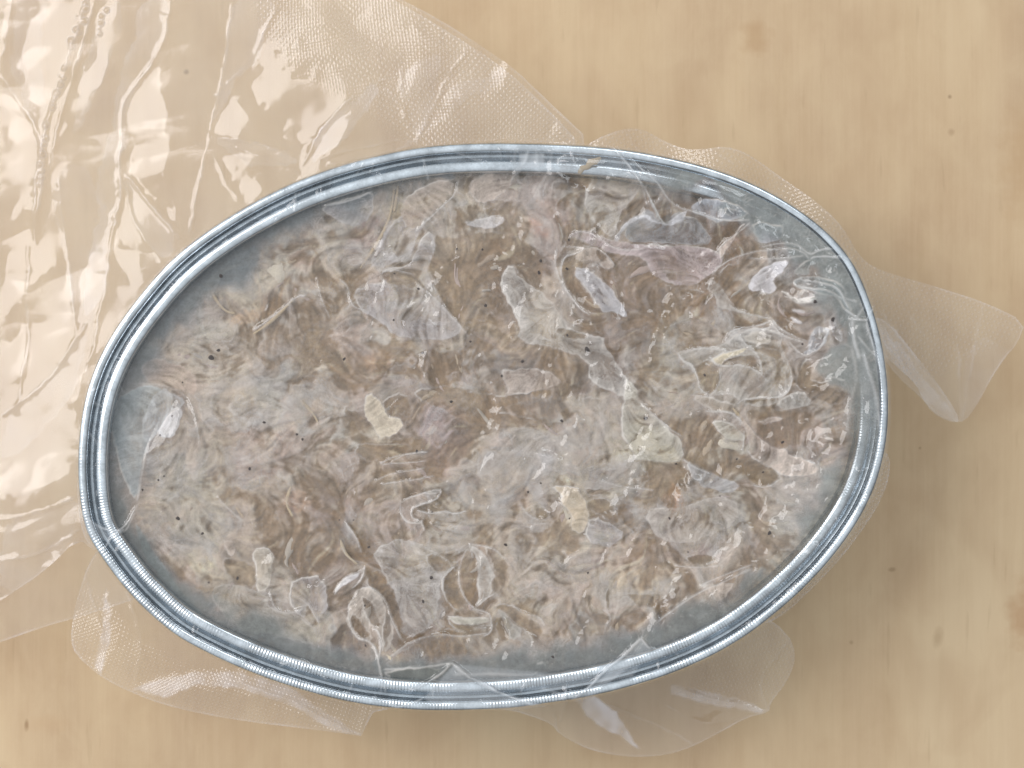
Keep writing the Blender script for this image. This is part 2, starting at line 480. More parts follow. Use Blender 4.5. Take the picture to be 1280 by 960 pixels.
pal = [(147, 132, 114), (163, 147, 131), (168, 149, 141), (160, 156, 152), (178, 168, 154), (137, 115, 92)]
pal = [s2l(c) for c in pal]; GAIN = 1.27
col = np.zeros((NY, NX, 3), np.float32) + pal[1]
def blend(col, w, c):
    return col + w[..., None] * (np.asarray(c, np.float32) - col)
col = blend(col, smooth(-.1, 1.1, (.85 * warped(fbm(60, 51), 22) + .32 * smear(noise(30, 1051), 12))) * .9, pal[0])
col = blend(col, smooth(.0, 1.2, (.85 * warped(fbm(48, 61), 22) + .32 * smear(noise(24, 1061), 12))) * .8, pal[2])
col = blend(col, smooth(.2, 1.3, (.85 * warped(fbm(42, 71), 20) + .32 * smear(noise(21, 1071), 12))) * .8, pal[3])
col = blend(col, smooth(.6, 1.6, (.85 * warped(fbm(30, 81), 18) + .32 * smear(noise(15, 1081), 12))) * .75, pal[4])
col = blend(col, smooth(.9, 1.8, (.85 * warped(fbm(34, 91), 18) + .32 * smear(noise(17, 1091), 12))) * .75, pal[5])
# traced blobs of colour: u, v, rx, ry, rot, colour, strength
blobs = [(845,310,60,24,0,(128,98,76),.85),(905,305,34,34,10,(132,98,74),.85),(890,370,40,40,0,(138,112,86),.8),(760,330,38,22,10,(132,112,92),.6),
 (800,365,22,60,0,(140,118,108),.7),(830,420,34,60,0,(134,128,110),.6),(745,450,60,18,12,(138,118,92),.7),(600,360,58,58,0,(146,128,106),.8),(600,500,90,20,0,(146,126,108),.8),
 (375,628,26,18,0,(176,138,106),.75),(366,632,6,20,0,(120,80,50),.6),(340,588,16,9,0,(128,98,82),.7),(470,455,16,14,0,(168,128,86),.7),(456,290,14,30,40,(120,92,90),.75),(440,310,10,22,40,(112,82,82),.5),
 (318,390,46,8,-38,(186,150,112),.8),(300,330,8,26,-30,(166,128,88),.6),(300,350,30,24,0,(190,182,168),.7),(345,340,24,26,0,(190,182,166),.6),(272,418,30,14,0,(196,190,178),.75),
 (300,470,26,60,0,(156,138,116),.6),(280,560,26,60,0,(154,138,118),.6),(210,460,50,26,10,(186,168,156),.6),(420,360,16,50,10,(156,138,116),.7),(255,690,20,26,0,(196,186,160),.8),
 (480,540,20,12,0,(206,198,184),.8),(718,628,22,34,0,(198,184,164),.9),(690,640,16,24,0,(186,166,152),.6),(800,560,44,34,0,(188,180,160),.75),(700,575,24,12,0,(200,190,176),.7),
 (560,545,36,44,0,(156,134,136),.75),(590,580,34,30,0,(152,132,118),.5),(540,590,30,16,0,(150,118,98),.5),(420,640,40,26,0,(150,122,112),.6),(560,560,30,40,0,(146,122,126),.6),(640,610,40,26,20,(156,130,118),.6),(780,690,40,20,0,(158,132,122),.5),(330,560,40,30,20,(160,134,122),.5),(900,520,50,16,20,(146,116,98),.6),(690,300,20,50,20,(152,126,122),.6),(430,690,50,16,-10,(140,110,84),.6),(660,650,40,60,0,(160,138,122),.5),(685,625,12,10,0,(116,92,78),.7),(680,670,18,8,0,(120,98,84),.8),
 (740,620,16,10,0,(124,98,74),.75),(760,640,22,12,20,(134,116,98),.7),(838,620,12,16,20,(176,132,96),.8),(885,695,24,8,10,(122,98,96),.8),(1010,470,30,26,0,(144,124,98),.85),(940,480,24,26,0,(140,118,100),.6),
 (870,540,36,16,10,(160,136,102),.8),(885,572,40,16,0,(158,138,106),.7),(970,545,30,26,20,(148,120,112),.75),(950,590,34,14,25,(144,122,92),.85),(1045,536,8,6,0,(150,122,84),.8),(910,555,24,12,10,(192,186,176),.7),
 (460,770,36,50,0,(150,134,112),.6),(520,735,36,50,0,(162,150,134),.6),(568,735,14,40,-15,(150,130,102),.85),(600,720,14,50,-10,(154,130,104),.8),(520,800,60,22,-20,(148,124,98),.8),(470,715,26,10,40,(138,104,66),.8),
 (430,690,20,8,0,(154,126,86),.8),(395,710,26,18,-30,(160,130,104),.6),(265,742,24,7,10,(160,134,92),.75),(300,765,24,7,30,(156,130,90),.7),(860,727,8,18,0,(140,112,82),.8),(905,728,24,7,-15,(146,116,80),.8),
 (745,790,28,14,0,(142,128,104),.7),(810,750,36,10,0,(150,134,112),.7),(835,640,20,14,0,(170,150,132),.5),(785,718,26,18,-20,(182,162,138),.7),(740,700,14,10,0,(132,104,100),.6),(660,700,40,40,0,(160,150,142),.5),
 (650,230,60,26,0,(168,148,144),.6),(690,270,28,26,0,(166,138,130),.7),(680,290,16,14,0,(160,118,100),.7),(520,270,40,34,0,(172,156,146),.6),(495,255,8,30,0,(172,160,120),.6),(620,330,30,10,0,(190,176,160),.5),
 (730,235,8,18,0,(170,140,106),.6),(770,235,30,20,0,(176,160,146),.6),(620,520,50,12,0,(146,124,106),.6),(1000,640,60,30,-30,(172,168,160),.5),(225,600,40,40,0,(168,162,148),.6),(250,650,40,50,0,(170,164,152),.5)]
for (bu, bv, rx, ry, ro, bc, st) in blobs:
    mg = max(rx, ry) * 1.7 + 10
    w = window([(bu, bv)], mg)
    X = JU[w] + 3 * fib2[w] - bu; Y = JV[w] + 3 * fib[w] - bv
    c, s = math.cos(R(ro)), math.sin(R(ro))
    q = np.hypot((X * c + Y * s) / rx, (-X * s + Y * c) / ry)
    col[w] = blend(col[w], smooth(1.25, .65, q) * st, s2l(bc))
LOW = np.zeros((NY, NX), np.float32)
for (bu, bv, rx, ry, a) in [(870,335,85,60,-1.0),(790,390,40,60,-.6),(620,350,60,60,-.55),(690,450,80,30,-.7),(610,505,90,24,-.8),(420,690,60,26,-.9),(500,790,90,40,-.8),(590,730,60,40,-.5),(470,760,50,50,-.4),
      (880,560,70,40,-.6),(950,590,40,24,-.6),(285,430,24,50,-.5),(290,560,26,70,-.6),(1010,480,40,40,-.5),(380,630,40,30,-.4),(370,600,70,30,-.3),(540,590,60,24,-.5),(740,240,60,30,-.2),(760,650,50,24,-.5),(840,760,60,20,-.5),
      (190,470,50,60,.7),(220,600,50,60,.4),(500,380,70,60,.5),(480,450,60,40,.4),(730,530,90,50,.8),(800,560,40,40,.5),(720,630,30,40,.6),(660,720,90,50,.4),(900,440,70,26,.8),(960,640,80,60,.5),(310,350,40,30,.6),
      (270,690,60,40,.5),(350,740,60,30,.3),(560,240,90,30,.4),(680,380,40,40,.5),(880,690,60,50,.4),(660,590,60,30,.5),(340,480,60,50,.35)]:
    w = window([(bu, bv)], max(rx, ry) * 2.6)
    LOW[w] += a * np.exp(-(((JU[w] + 14 * w1[w] - bu) / rx) ** 2 + ((JV[w] + 14 * w2[w] - bv) / ry) ** 2))
LOW = np.clip(LOW + .42 * warped(fbm(52, 49), 24), -1.3, 1.3)
fine = lic(48, 16, 1.7)
col = blend(col, np.clip(-LOW, 0, 1) * .8, s2l((98, 72, 50)))
col = blend(col, np.clip(LOW, 0, 1) * .65, s2l((186, 175, 160)))
curd = warped(fbm(11, 148, 3, .8), 5)
lum = 1 + .035 * fine + .035 * fib + .05 * fib2 + .045 * curd + .05 * noise(2.2, 45)
threads = smooth(1.5, 2.3, lic(43, 26, 1.8)) * smooth(-.4, .8, noise(60, 46))
col = col * np.clip(lum, .6, 1.35)[..., None]
col = blend(col, threads * .75, s2l((200, 190, 172)))


# ---- jelly / trapped air: veil alpha and colour
Z1 = lambda p: Z(120, 230, 4.267, p)
Z2 = lambda p: Z(120, 430, 4.267, p)
Z3 = lambda p: Z(150, 620, 4.267, p)
Z4 = lambda p: Z(380, 190, 4.267, p)
Z5 = lambda p: Z(640, 180, 4.267, p)
Z6 = lambda p: Z(780, 400, 4.267, p)
Z7 = lambda p: Z(640, 560, 4.267, p)
Z8 = lambda p: Z(400, 640, 4.267, p)
ZE = lambda p: Z(880, 280, 5.333, p)
ZC = lambda p: Z(400, 520, 5.333, p)
ZM = lambda p: Z(400, 300, 2.667, p)
base = .25 + .19 * np.clip(LOW, -1, 1) + .05 * warped(fbm(70, 101), 20) + .07 * smear(noise(14, 1101), 14, 2.4) + .06 * fib2
veil = np.clip(base + (.05 * np.clip(fine, -2, 3) + .045 * curd + .03 * np.clip(fib, -2, 2)) * smooth(-.6, .8, noise(40, 103)), .06, .7)
vcol = np.zeros((NY, NX, 3), np.float32) + s2l((174, 168, 166))
vcol = blend(vcol, smooth(-.2, 1.2, warped(fbm(50, 111), 20)) * .5, s2l((172, 173, 177)))
vcol = blend(vcol, smooth(.1, 1.3, warped(fbm(44, 121), 20)) * .7, s2l((186, 172, 164)))
LINEC = s2l((222, 214, 206))
edge = np.zeros((NY, NX), np.float32)      # painted glints along the meniscus lines
relief = np.zeros((NY, NX), np.float32)    # film lift in mm
LN = .22 + .85 * np.clip(noise(22, 131) * .7 + .4, 0, 1.15)
def patch(pts, a, c=None, line=.7, lift=.1, jit=.45, mode='set', cs=.8):
    pts = [tuple(p) for p in chaikin(pts, 1, True)]
    w = window(pts, 14)
    X = UU[w] + (JU[w] - UU[w]) * jit; Y = VV[w] + (JV[w] - VV[w]) * jit
    s = poly_sdf(X, Y, pts)
    inn = smooth(-1.2, 1.2, s)
    tgt = np.clip((a * (.62 + .62 * np.exp(-np.clip(s, 0, 99) / 9) + .12 * w1[w]) if a > .25 else a * .6) + (.08 * fib2[w] + .05 * fib[w]) * (1 if a > .25 else .3) + (.05 * fine[w] if a > .25 else 0), .02, .9)
    veil[w] = veil[w] + inn * (tgt - veil[w])
    if c is not None: vcol[w] = blend(vcol[w], inn * cs, s2l(c))
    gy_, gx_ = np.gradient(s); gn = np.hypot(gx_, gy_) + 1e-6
    lit = .22 + .78 * smooth(-.5, .8, (gx_ * .80 + gy_ * .60) / gn * (1 if lift > 0 else -1))   # painted meniscus glint, stronger on the side facing the light
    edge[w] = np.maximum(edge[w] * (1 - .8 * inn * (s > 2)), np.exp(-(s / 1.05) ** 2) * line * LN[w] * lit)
    relief[w] += smooth(-4, 5, s) * lift * (1 if a > .3 else -1)
GREY, LIL, PK, CR, WH = (172,172,170), (176,174,178), (186,174,166), (204,194,176), (206,206,212)
# clear (contact) areas first, pale (air gap, painted reflection) areas after
patch(Z4([(690,410),(760,470),(900,420),(1100,430),(1280,560),(1280,700),(1210,700),(1150,650),(1100,590),(1050,650),(1040,740),(1150,900),(1280,1040),(1200,1250),(1080,1180),(960,1100),(850,960),(760,840),(670,700)]), .14, line=.45)
patch(Z1([(380,60),(1060,60),(980,330),(860,430),(720,430),(560,560),(400,640)]), .1, line=0, lift=0)
patch(ZM([(320,505),(430,485),(500,500),(620,510),(770,500),(760,530),(600,550),(570,560),(700,590),(720,600),(640,630),(490,610),(400,560),(330,530)]), .10, line=.75)
patch(ZM([(610,425),(690,425),(760,450),(800,480),(770,500),(620,510),(635,480),(605,440)]), .5, PK, .7)
patch(ZM([(110,690),(160,680),(340,690),(200,730),(150,740)]), .14, line=.5)
patch(ZM([(200,100),(290,90),(325,110),(320,145),(260,145),(215,125)]), .12, line=.55)
patch(ZM([(60,550),(130,570),(165,610),(110,600)]), .12, line=.6)
patch(ZM([(215,530),(290,510),(315,570),(310,610),(260,600),(215,560)]), .14, line=.6)
patch(ZM([(170,500),(210,540),(220,580),(300,600),(250,660),(190,650),(140,560)]), .62, CR, .6)
patch(ZM([(600,130),(635,75),(660,130),(770,190),(800,260),(830,300),(930,320),(960,380),(1050,490),(1030,530),(900,480),(890,400),(790,360),(700,340),(660,330),(670,290),(610,190)]), .52, (186,184,182), .85)
patch(ZM([(770,290),(860,300),(900,325),(830,330)]), .14, line=.4)
patch(Z4([(260,750),(380,700),(440,690),(420,620),(560,600),(620,470),(690,410),(700,520),(660,640),(680,720),(760,840),(860,960),(700,1000),(480,980),(400,900),(300,850)]), .5, LIL, .7)
patch(Z4([(410,650),(480,615),(600,650),(600,700),(520,705),(440,690)]), .10, line=.6)
patch(Z4([(100,295),(240,270),(370,215),(370,320),(300,390),(200,380),(120,330)]), .5, LIL, .8)
patch(Z4([(470,350),(600,330),(700,330),(600,450),(560,560),(450,600),(330,620)]), .5, LIL, .25)
patch(Z4([(590,130),(800,105),(830,150),(720,150),(640,145)]), .4, (120,128,136), .5)
patch(Z4([(850,130),(920,120),(900,220),(870,240),(830,200)]), .15, line=.5)
patch(Z4([(910,120),(1150,90),(1100,200),(1000,260),(900,260)]), .55, PK, .7)
patch(Z4([(830,150),(640,180),(500,300),(560,440),(680,350),(790,250)]), .45, PK, .5)
patch(Z4([(820,380),(1000,410),(1080,370),(1060,330),(950,350)]), .55, WH, .6)
patch(Z4([(950,250),(1100,250),(1110,330),(990,350)]), .22, line=.3)
# top centre
patch(Z5([(215,215),(270,190),(350,215),(330,240),(230,245)]), .12, line=.5)
patch(Z5([(235,320),(300,265),(350,255),(300,355),(240,355)]), .14, line=.5)
patch(Z5([(450,330),(500,260),(550,255),(500,310),(440,360)]), .15, line=.45)
patch(Z5([(400,240),(440,140),(700,190),(670,225),(620,300),(540,430),(545,500),(470,460),(390,380)]), .48, (196,192,190), .6)
patch(Z5([(540,430),(600,340),(680,215),(720,330),(690,370),(620,410),(560,460)]), .10, line=.7)
patch(Z5([(600,430),(660,395),(720,330),(790,420),(880,350),(910,390),(1000,400),(1100,530),(900,550),(750,530),(690,530),(600,520)]), .42, (150,156,164), .75)
patch(Z5([(540,520),(560,460),(610,410),(700,370),(800,430),(900,360),(940,350),(890,430),(830,440),(700,395),(640,410),(580,460),(570,520)]), .55, (196,198,206), .7)
patch(Z5([(700,200),(760,240),(850,340),(830,420),(810,430),(780,410),(740,330)]), .32, (148,156,160), .95, .3)
patch(Z5([(975,320),(1010,300),(1120,310),(1230,350),(1270,400),(1130,420),(1020,390),(950,350)]), .62, (182,190,204), .9)
patch(Z5([(1130,350),(1200,370),(1240,400),(1140,395)]), .35, (130,134,150), .5)
patch(Z5([(270,430),(340,430),(340,470),(310,500),(330,540),(275,540)]), .10, line=.5)
patch(Z5([(310,480),(380,460),(520,510),(700,550),(1000,550),(1100,570),(1120,620),(1050,700),(950,760),(850,740),(740,700),(710,600),(560,590),(440,540),(320,510)]), .5, (180,168,172), .75)
patch(Z5([(330,600),(400,540),(480,560),(550,640),(530,670),(480,660),(450,620),(350,620)]), .55, PK, .85)
patch(Z5([(440,570),(490,570),(520,620),(480,630)]), .1, line=.5)
patch(Z5([(340,640),(410,660),(490,740),(560,840),(610,880),(610,935),(560,910),(450,910),(380,760),(340,690)]), .55, (184,186,194), .9)
patch(Z5([(275,590),(330,590),(330,680),(390,800),(440,890),(420,910),(350,860),(290,760),(270,680)]), .10, line=.9)
patch(Z5([(820,690),(870,680),(880,720),(840,730)]), .1, line=.3)
patch(Z5([(1100,570),(1140,520),(1250,430),(1200,480),(1150,560),(1110,600)]), .5, (200,186,178), .9)
patch(Z5([(1110,600),(1150,560),(1250,500),(1240,580),(1150,620)]), .1, line=.5)
patch(Z5([(1090,710),(1120,650),(1200,640),(1240,650),(1200,700),(1110,715)]), .1, line=.7)
patch(Z5([(1020,760),(1080,720),(1180,880),(1280,930),(1150,895),(1100,890),(1060,820)]), .48, (176,172,168), .75)
patch(Z5([(760,720),(850,760),(900,760),(1010,790),(1060,870),(1050,900),(900,960),(780,960),(760,780)]), .22, line=.4)
# right end; white patches paint in sky reflections on the film
patch(ZE([(330,0),(500,20),(530,50),(480,110),(380,140),(340,100)]), .55, (176,180,190), .85)
patch(ZE([(280,440),(330,360),(430,265),(540,250),(520,310),(460,370),(470,440),(420,475),(330,465)]), .78, (208,208,216), .8)
patch(ZE([(500,430),(580,480),(640,500),(740,500),(680,535),(620,530),(560,490)]), .6, (196,194,190), .8)
patch(ZE([(600,300),(650,260),(700,235),(725,250),(690,310),(690,340),(600,335)]), .5, (176,178,176), .85)
patch(ZE([(590,380),(640,350),(760,360),(880,400),(950,470),(975,580),(940,570),(900,490),(760,470),(640,440)]), .42, (164,170,174), .95, .3)
patch(ZE([(560,545),(620,570),(660,600),(640,605),(590,580)]), .6, WH, .6)
patch(ZE([(560,610),(640,640),(660,680),(620,670)]), .6, WH, .6)
patch(ZE([(720,710),(760,680),(830,680),(830,720),(790,800),(720,860),(650,870),(700,830)]), .6, (176,184,196), .9)
patch(ZE([(820,650),(860,620),(900,700),(910,780),(870,770)]), .5, WH, .5)
patch(ZE([(310,480),(370,480),(540,620),(680,770),(680,795),(600,770),(440,640),(300,500)]), .22, line=1.0, lift=.3)
patch(Z6([(290,180),(360,150),(520,140),(600,60),(780,50),(850,80),(830,150),(870,250),(900,300),(880,380),(820,470),(640,450),(560,380),(350,400),(420,390),(380,290),(340,240),(300,210)]), .5, (184,182,180), 1.0)
patch(Z6([(380,240),(440,195),(500,260),(510,330),(470,385),(420,360),(385,290)]), .10, line=.9)
patch(Z6([(530,210),(650,195),(700,215),(740,280),(650,240),(560,235)]), .10, line=.9)
patch(Z6([(450,190),(620,150),(660,180),(540,205),(520,240),(480,230)]), .72, (214,204,180), .8)
patch(Z6([(620,80),(780,65),(770,140),(700,150),(650,120)]), .62, (196,190,182), .7)
patch(Z6([(700,160),(820,160),(830,220),(740,190)]), .2, line=.5)
patch(Z6([(640,430),(770,410),(770,435),(640,450)]), .2, line=.6)
patch(Z6([(350,405),(460,410),(600,450),(640,520),(560,485),(440,480)]), .5, (184,176,168), .8)
patch(Z6([(455,540),(530,530),(640,590),(640,620),(560,640),(490,590)]), .55, (190,188,180), .7)
patch(Z6([(600,460),(640,510),(720,620),(860,720),(1040,770),(1000,820),(870,830),(780,790),(650,710),(660,600)]), .58, (194,182,174), .9)
patch(Z6([(640,460),(800,490),(980,450),(900,560),(880,700),(800,700),(700,590)]), .16, line=.5)
patch(Z6([(700,520),(800,510),(860,530),(760,545)]), .55, PK, .6)
patch(Z6([(650,720),(760,770),(860,840),(800,895),(680,870),(640,800)]), .10, line=.7)
patch(Z6([(900,330),(960,190),(1000,230),(980,340),(1160,300),(1180,400),(1110,470),(1000,400),(940,370)]), .12, line=.7)
patch(Z6([(820,480),(870,400),(950,370),(1000,430),(980,450)]), .5, GREY, .6)
patch(Z6([(0,300),(60,340),(90,450),(310,620),(310,740),(180,760),(0,740)]), .55, (192,190,182), .8)
patch(Z6([(310,740),(440,810),(640,880),(560,930),(380,880)]), .5, (178,180,186), .7)
# centre right and lower right
patch(Z7([(150,310),(185,340),(190,370),(150,380),(115,365)]), .08, line=.5)
patch(Z7([(100,440),(160,450),(235,450),(235,480),(180,495),(120,475)]), .08, line=.4)
patch(Z7([(200,200),(340,200),(380,260),(410,380),(380,460),(310,440),(320,340),(250,290),(270,250)]), .75, (204,190,170), .7)
patch(Z7([(380,210),(500,215),(520,240),(400,245)]), .1, line=.4)
patch(Z7([(400,285),(450,262),(530,280),(590,410),(500,370),(400,340)]), .12, line=.8)
patch(Z7([(410,360),(590,420),(590,500),(500,520),(400,480)]), .5, LIL, .8)
patch(Z7([(930,570),(1000,560),(1110,610),(1020,625),(940,605)]), .12, line=.4)
patch(Z7([(500,750),(525,750),(520,860),(500,830)]), .1, line=.5)
patch(Z7([(285,845),(340,880),(410,900),(400,940),(340,930)]), .12, line=.9)
patch(Z7([(610,770),(740,790),(860,830),(700,860),(640,820)]), .16, line=.3)
patch(Z7([(1060,720),(1150,690),(1200,690),(1170,730),(1080,730)]), .1, line=.6)
patch(Z7([(1000,740),(1100,720),(1200,720),(1090,820),(1060,760)]), .5, (190,178,168), .8)
patch(Z7([(430,880),(520,880),(520,940),(440,945)]), .12, line=.6)
patch(Z7([(750,400),(860,370),(930,400),(880,450),(760,470)]), .3, LIL, .35)
patch(Z7([(700,340),(900,300),(1200,240),(1200,400),(1000,500),(760,500)]), .5, (184,178,174), .25)
# lower centre
patch(Z8([(270,220),(440,130),(560,190),(720,280),(650,330),(640,460),(600,600),(460,680),(400,560),(400,420),(330,300)]), .46, (182,180,180), .6)
patch(Z8([(560,210),(720,280),(650,320),(600,300)]), .14, line=.6)
patch(Z8([(660,330),(725,290),(740,400),(800,500),(860,530),(880,545),(780,555),(700,500),(660,420)]), .08, line=1.0)
patch(Z8([(800,180),(850,200),(950,330),(920,370),(920,430),(830,510),(860,430),(840,300)]), .58, (192,190,188), 1.0)
patch(Z8([(860,180),(930,190),(1010,280),(990,350),(950,310)]), .08, line=.9)
patch(Z8([(740,290),(800,180),(850,380),(850,480),(800,500),(770,420)]), .12, line=.5)
patch(Z8([(930,500),(1020,480),(1120,560),(1200,620),(1150,690),(1080,620),(1000,530)]), .12, line=.7)
patch(Z8([(950,500),(1010,560),(1080,640),(1000,680),(985,590)]), .5, GREY, .9)
patch(Z8([(920,560),(990,560),(990,680),(940,670)]), .16, line=.5)
patch(Z8([(680,560),(760,600),(910,600),(915,640),(800,640),(700,600)]), .10, line=1.0, lift=.3)
patch(Z8([(690,550),(780,560),(890,555),(900,590),(780,595),(700,580)]), .55, (188,186,176), .8)
patch(Z8([(150,540),(190,440),(250,390),(340,430),(380,540),(400,640),(340,760),(300,620),(250,610),(280,690),(190,680)]), .5, (190,182,174), .9)
patch(Z8([(220,470),(250,470),(300,560),(330,620),(280,620),(240,560)]), .10, line=.8)
patch(Z8([(175,550),(210,560),(240,620),(270,660),(220,680),(185,620)]), .08, line=.9)
patch(Z8([(320,450),(370,480),(390,600),(340,740),(325,640),(360,560)]), .12, line=.7)
patch(Z8([(230,310),(340,320),(390,420),(450,640),(430,660),(370,500),(260,390)]), .10, line=.6)
patch(Z8([(70,440),(120,350),(210,320),(170,370),(100,420)]), .5, WH, .8)
patch(Z8([(340,830),(650,820),(620,870),(560,910),(380,900)]), .25, (128,120,104), .8)
patch(Z8([(350,790),(640,600),(800,640),(760,740),(640,790),(400,830)]), .12, line=.5)
# lower left
patch(Z3([(720,270),(790,270),(825,310),(820,380),(800,500),(730,500),(735,380)]), .62, (190,184,174), .8)
patch(Z3([(560,230),(620,240),(625,300),(590,320),(560,270)]), .5, PK, .5)
patch(Z3([(930,440),(1100,425),(1095,650),(1060,660),(1030,610),(1000,560),(980,650),(920,610),(915,520)]), .46, LIL, .85)
patch(Z3([(500,450),(800,510),(800,600),(1000,660),(1100,780),(800,740),(600,680),(500,560)]), .45, (176,172,166), .35)
patch(Z3([(560,320),(720,350),(730,500),(620,450),(560,380)]), .14, line=.3)
patch(Z3([(60,100),(160,380),(320,560),(560,720),(450,640),(300,470),(180,280)]), .45, (150,158,160), 0)
# left end
patch(Z2([(80,330),(240,215),(330,220),(380,260),(460,290),(400,360),(330,440),(280,540),(250,700),(225,840),(190,780),(110,600)]), .62, (172,180,184), .35)
patch(Z2([(340,220),(470,280),(480,330),(400,360),(300,540),(240,470)]), .58, (186,190,196), .25)
patch(Z2([(300,60),(520,120),(560,280),(430,240),(300,200),(240,140)]), .4, (190,172,162), .2)
patch(Z2([(410,360),(480,330),(440,480),(380,520),(320,480)]), .6, (190,192,198), .3)
# veils along the far edge and general wisps
iso = warped(fbm(46, 141), 16)
reg = smooth(400, 560, UU) * smooth(-.4, .5, noise(90, 142))
edge = np.maximum(edge, np.exp(-(iso / .045) ** 2) * .26 * reg * LN)
iso2 = warped(fbm(34, 151), 12)
edge = np.maximum(edge, np.exp(-((iso2 - .7) / .06) ** 2) * .22 * smooth(300, 520, UU) * LN)
veil = veil + .11 * smooth(-.02, .05, iso) * reg - .15 * smooth(.68, .76, iso2) * smooth(300, 520, UU)
iso3 = warped(fbm(26, 143, 3), 9); m3 = smooth(-.2, .7, noise(70, 144))
m3 = m3 * smooth(60, 100, DT)
veil = np.clip(veil + .10 * (smooth(.5, .6, iso3) - .9 * smooth(-.9, -1.0, iso3)) * m3, .04, .85)
edge = np.maximum(edge, np.exp(-((iso3 - .55) / .05) ** 2) * .24 * m3 * LN)

# fold lines pressed into the film: points, strength, width px, height mm
lines = []
def ln(pts, a=.7, w=1.5, h=.22): lines.append((pts, a, w, h))
ln(ZE([(50,340),(110,260),(330,180),(560,160),(650,190),(690,230)]), .8)
ln(ZE([(290,230),(480,235),(660,215)]), .6); ln(ZE([(360,160),(500,125),(620,140),(700,215),(760,170),(860,165)]), .7); ln(ZE([(700,235),(740,215),(860,220),(1000,235)]), .7)
ln(ZE([(80,190),(120,130),(200,80),(300,0)]), .8); ln(ZE([(640,370),(760,390),(900,430),(960,560)]), .8); ln(ZE([(600,400),(680,430),(820,440),(920,500)]), .7)
ln(ZE([(160,540),(250,600),(430,630)]), .8); ln(ZE([(130,800),(170,700),(330,690),(430,650)]), .9); ln(ZE([(430,640),(600,760),(690,780)]), .7)
ln(ZE([(980,620),(990,760),(1030,900)]), .6, 3, .3); ln(ZE([(940,570),(1010,620),(1060,640)]), .7)
ln(Z5([(550,30),(640,140),(700,220),(790,400),(815,430)]), .9, 1.8, .4); ln(Z5([(600,60),(700,140),(790,220),(850,330),(1000,370),(1130,415),(1260,410)]), .85, 1.6, .35)
ln(Z5([(560,40),(680,180),(720,330)]), .6); ln(Z5([(320,40),(330,100),(370,150)]), .5); ln(Z5([(90,40),(60,120),(0,200)]), .5, 3); ln(Z5([(130,30),(140,150)]), .35, 3)
ln(Z5([(275,550),(380,548),(385,560),(330,590),(275,600),(260,700),(300,800),(380,900),(450,910)]), .9); ln(Z5([(240,560),(230,640),(260,740),(360,880),(420,920)]), .75)
ln(Z5([(310,510),(320,480),(370,465),(450,490),(560,570),(700,560)]), .75); ln(Z5([(370,540),(440,550),(510,590),(550,650)]), .6)
ln(Z6([(530,130),(590,50),(700,55),(780,40)]), .9); ln(Z6([(290,170),(370,150),(500,150),(560,170)]), .8); ln(Z6([(450,190),(500,250),(640,240),(740,290)]), .9)
ln(Z6([(610,80),(650,140),(720,190),(740,290)]), .8); ln(Z6([(290,170),(300,210),(370,240),(400,340),(400,370),(460,400)]), 1.0, 1.8); ln(Z6([(350,400),(460,410),(510,330),(500,260)]), .7)
ln(Z6([(880,120),(940,185),(990,190),(1050,140),(1080,60)]), .8); ln(Z6([(900,300),(880,380),(830,420),(640,420),(600,450)]), .7); ln(Z6([(780,20),(850,90),(960,120)]), .8)
ln(Z6([(430,485),(560,485),(610,520),(640,550)]), .9); ln(Z6([(640,590),(630,700)]), .8); ln(Z6([(90,440),(200,540),(310,620)]), .6); ln(Z6([(310,740),(380,790),(440,810)]), .8)
ln(Z6([(680,875),(770,895),(840,840)]), .7); ln(Z6([(1210,150),(1240,300),(1190,460),(1190,640)]), .4, 3); ln(Z6([(650,680),(680,730),(780,790)]), .7)
ln(Z7([(470,170),(560,200),(700,215),(760,225)]), .55); ln(Z7([(40,290),(80,350),(130,380),(180,380)]), .6); ln(Z7([(100,440),(110,400),(180,400)]), .5)
ln(Z7([(230,280),(300,320),(340,400)]), .4, 1.0); ln(Z7([(770,930),(860,860),(1000,760),(1150,700),(1280,640)]), .7, 2); ln(Z7([(1000,740),(1060,700),(1280,620)]), .7)
ln(Z7([(860,620),(1000,635),(1100,630)]), .6); ln(Z7([(520,940),(520,880),(480,860)]), .6); ln(Z7([(0,830),(60,880),(140,890),(180,950)]), .7)
ln(ZC([(400,320),(500,270),(700,235)]), .9, 1.3); ln(ZC([(490,300),(580,250),(720,240)]), .9, 1.2); ln(ZC([(410,325),(700,300)]), .8, 1.2); ln(ZC([(370,430),(480,380),(700,345)]), .8, 1.3)
ln(ZC([(410,450),(560,430),(760,400)]), .9, 1.4); ln(ZC([(520,590),(600,540),(760,490),(820,490),(780,560),(660,590),(610,620),(610,680),(670,690),(620,715),(560,700),(530,640),(540,560)]), 1.0, 1.3)
ln(ZC([(560,560),(680,510),(790,510)]), .8, 1.1); ln(ZC([(650,630),(740,645),(840,630),(900,650),(980,630)]), .9, 1.4); ln(ZC([(670,690),(700,760)]), .7); ln(ZC([(180,720),(240,800),(260,880)]), .7)
ln(ZC([(1000,850),(1020,950)]), .8); ln(ZC([(1000,850),(1150,870),(1230,950)]), .8)
ln(Z8([(140,60),(200,140),(220,220)]), .6); ln(Z8([(120,180),(150,250),(240,270),(290,300),(340,320)]), .5); ln(Z8([(245,285),(225,360),(175,410)]), 1.0, 1.4)
ln(Z8([(75,440),(120,360),(230,310)]), .8); ln(Z8([(150,540),(190,670),(280,690),(310,760),(320,850)]), .9); ln(Z8([(280,620),(320,640),(325,740),(310,800)]), .8)
ln(Z8([(350,790),(450,700),(620,640),(750,660),(900,640)]), .7); ln(Z8([(340,835),(560,825),(700,800)]), .8); ln(Z8([(250,390),(340,440),(380,560),(440,680)]), .8)
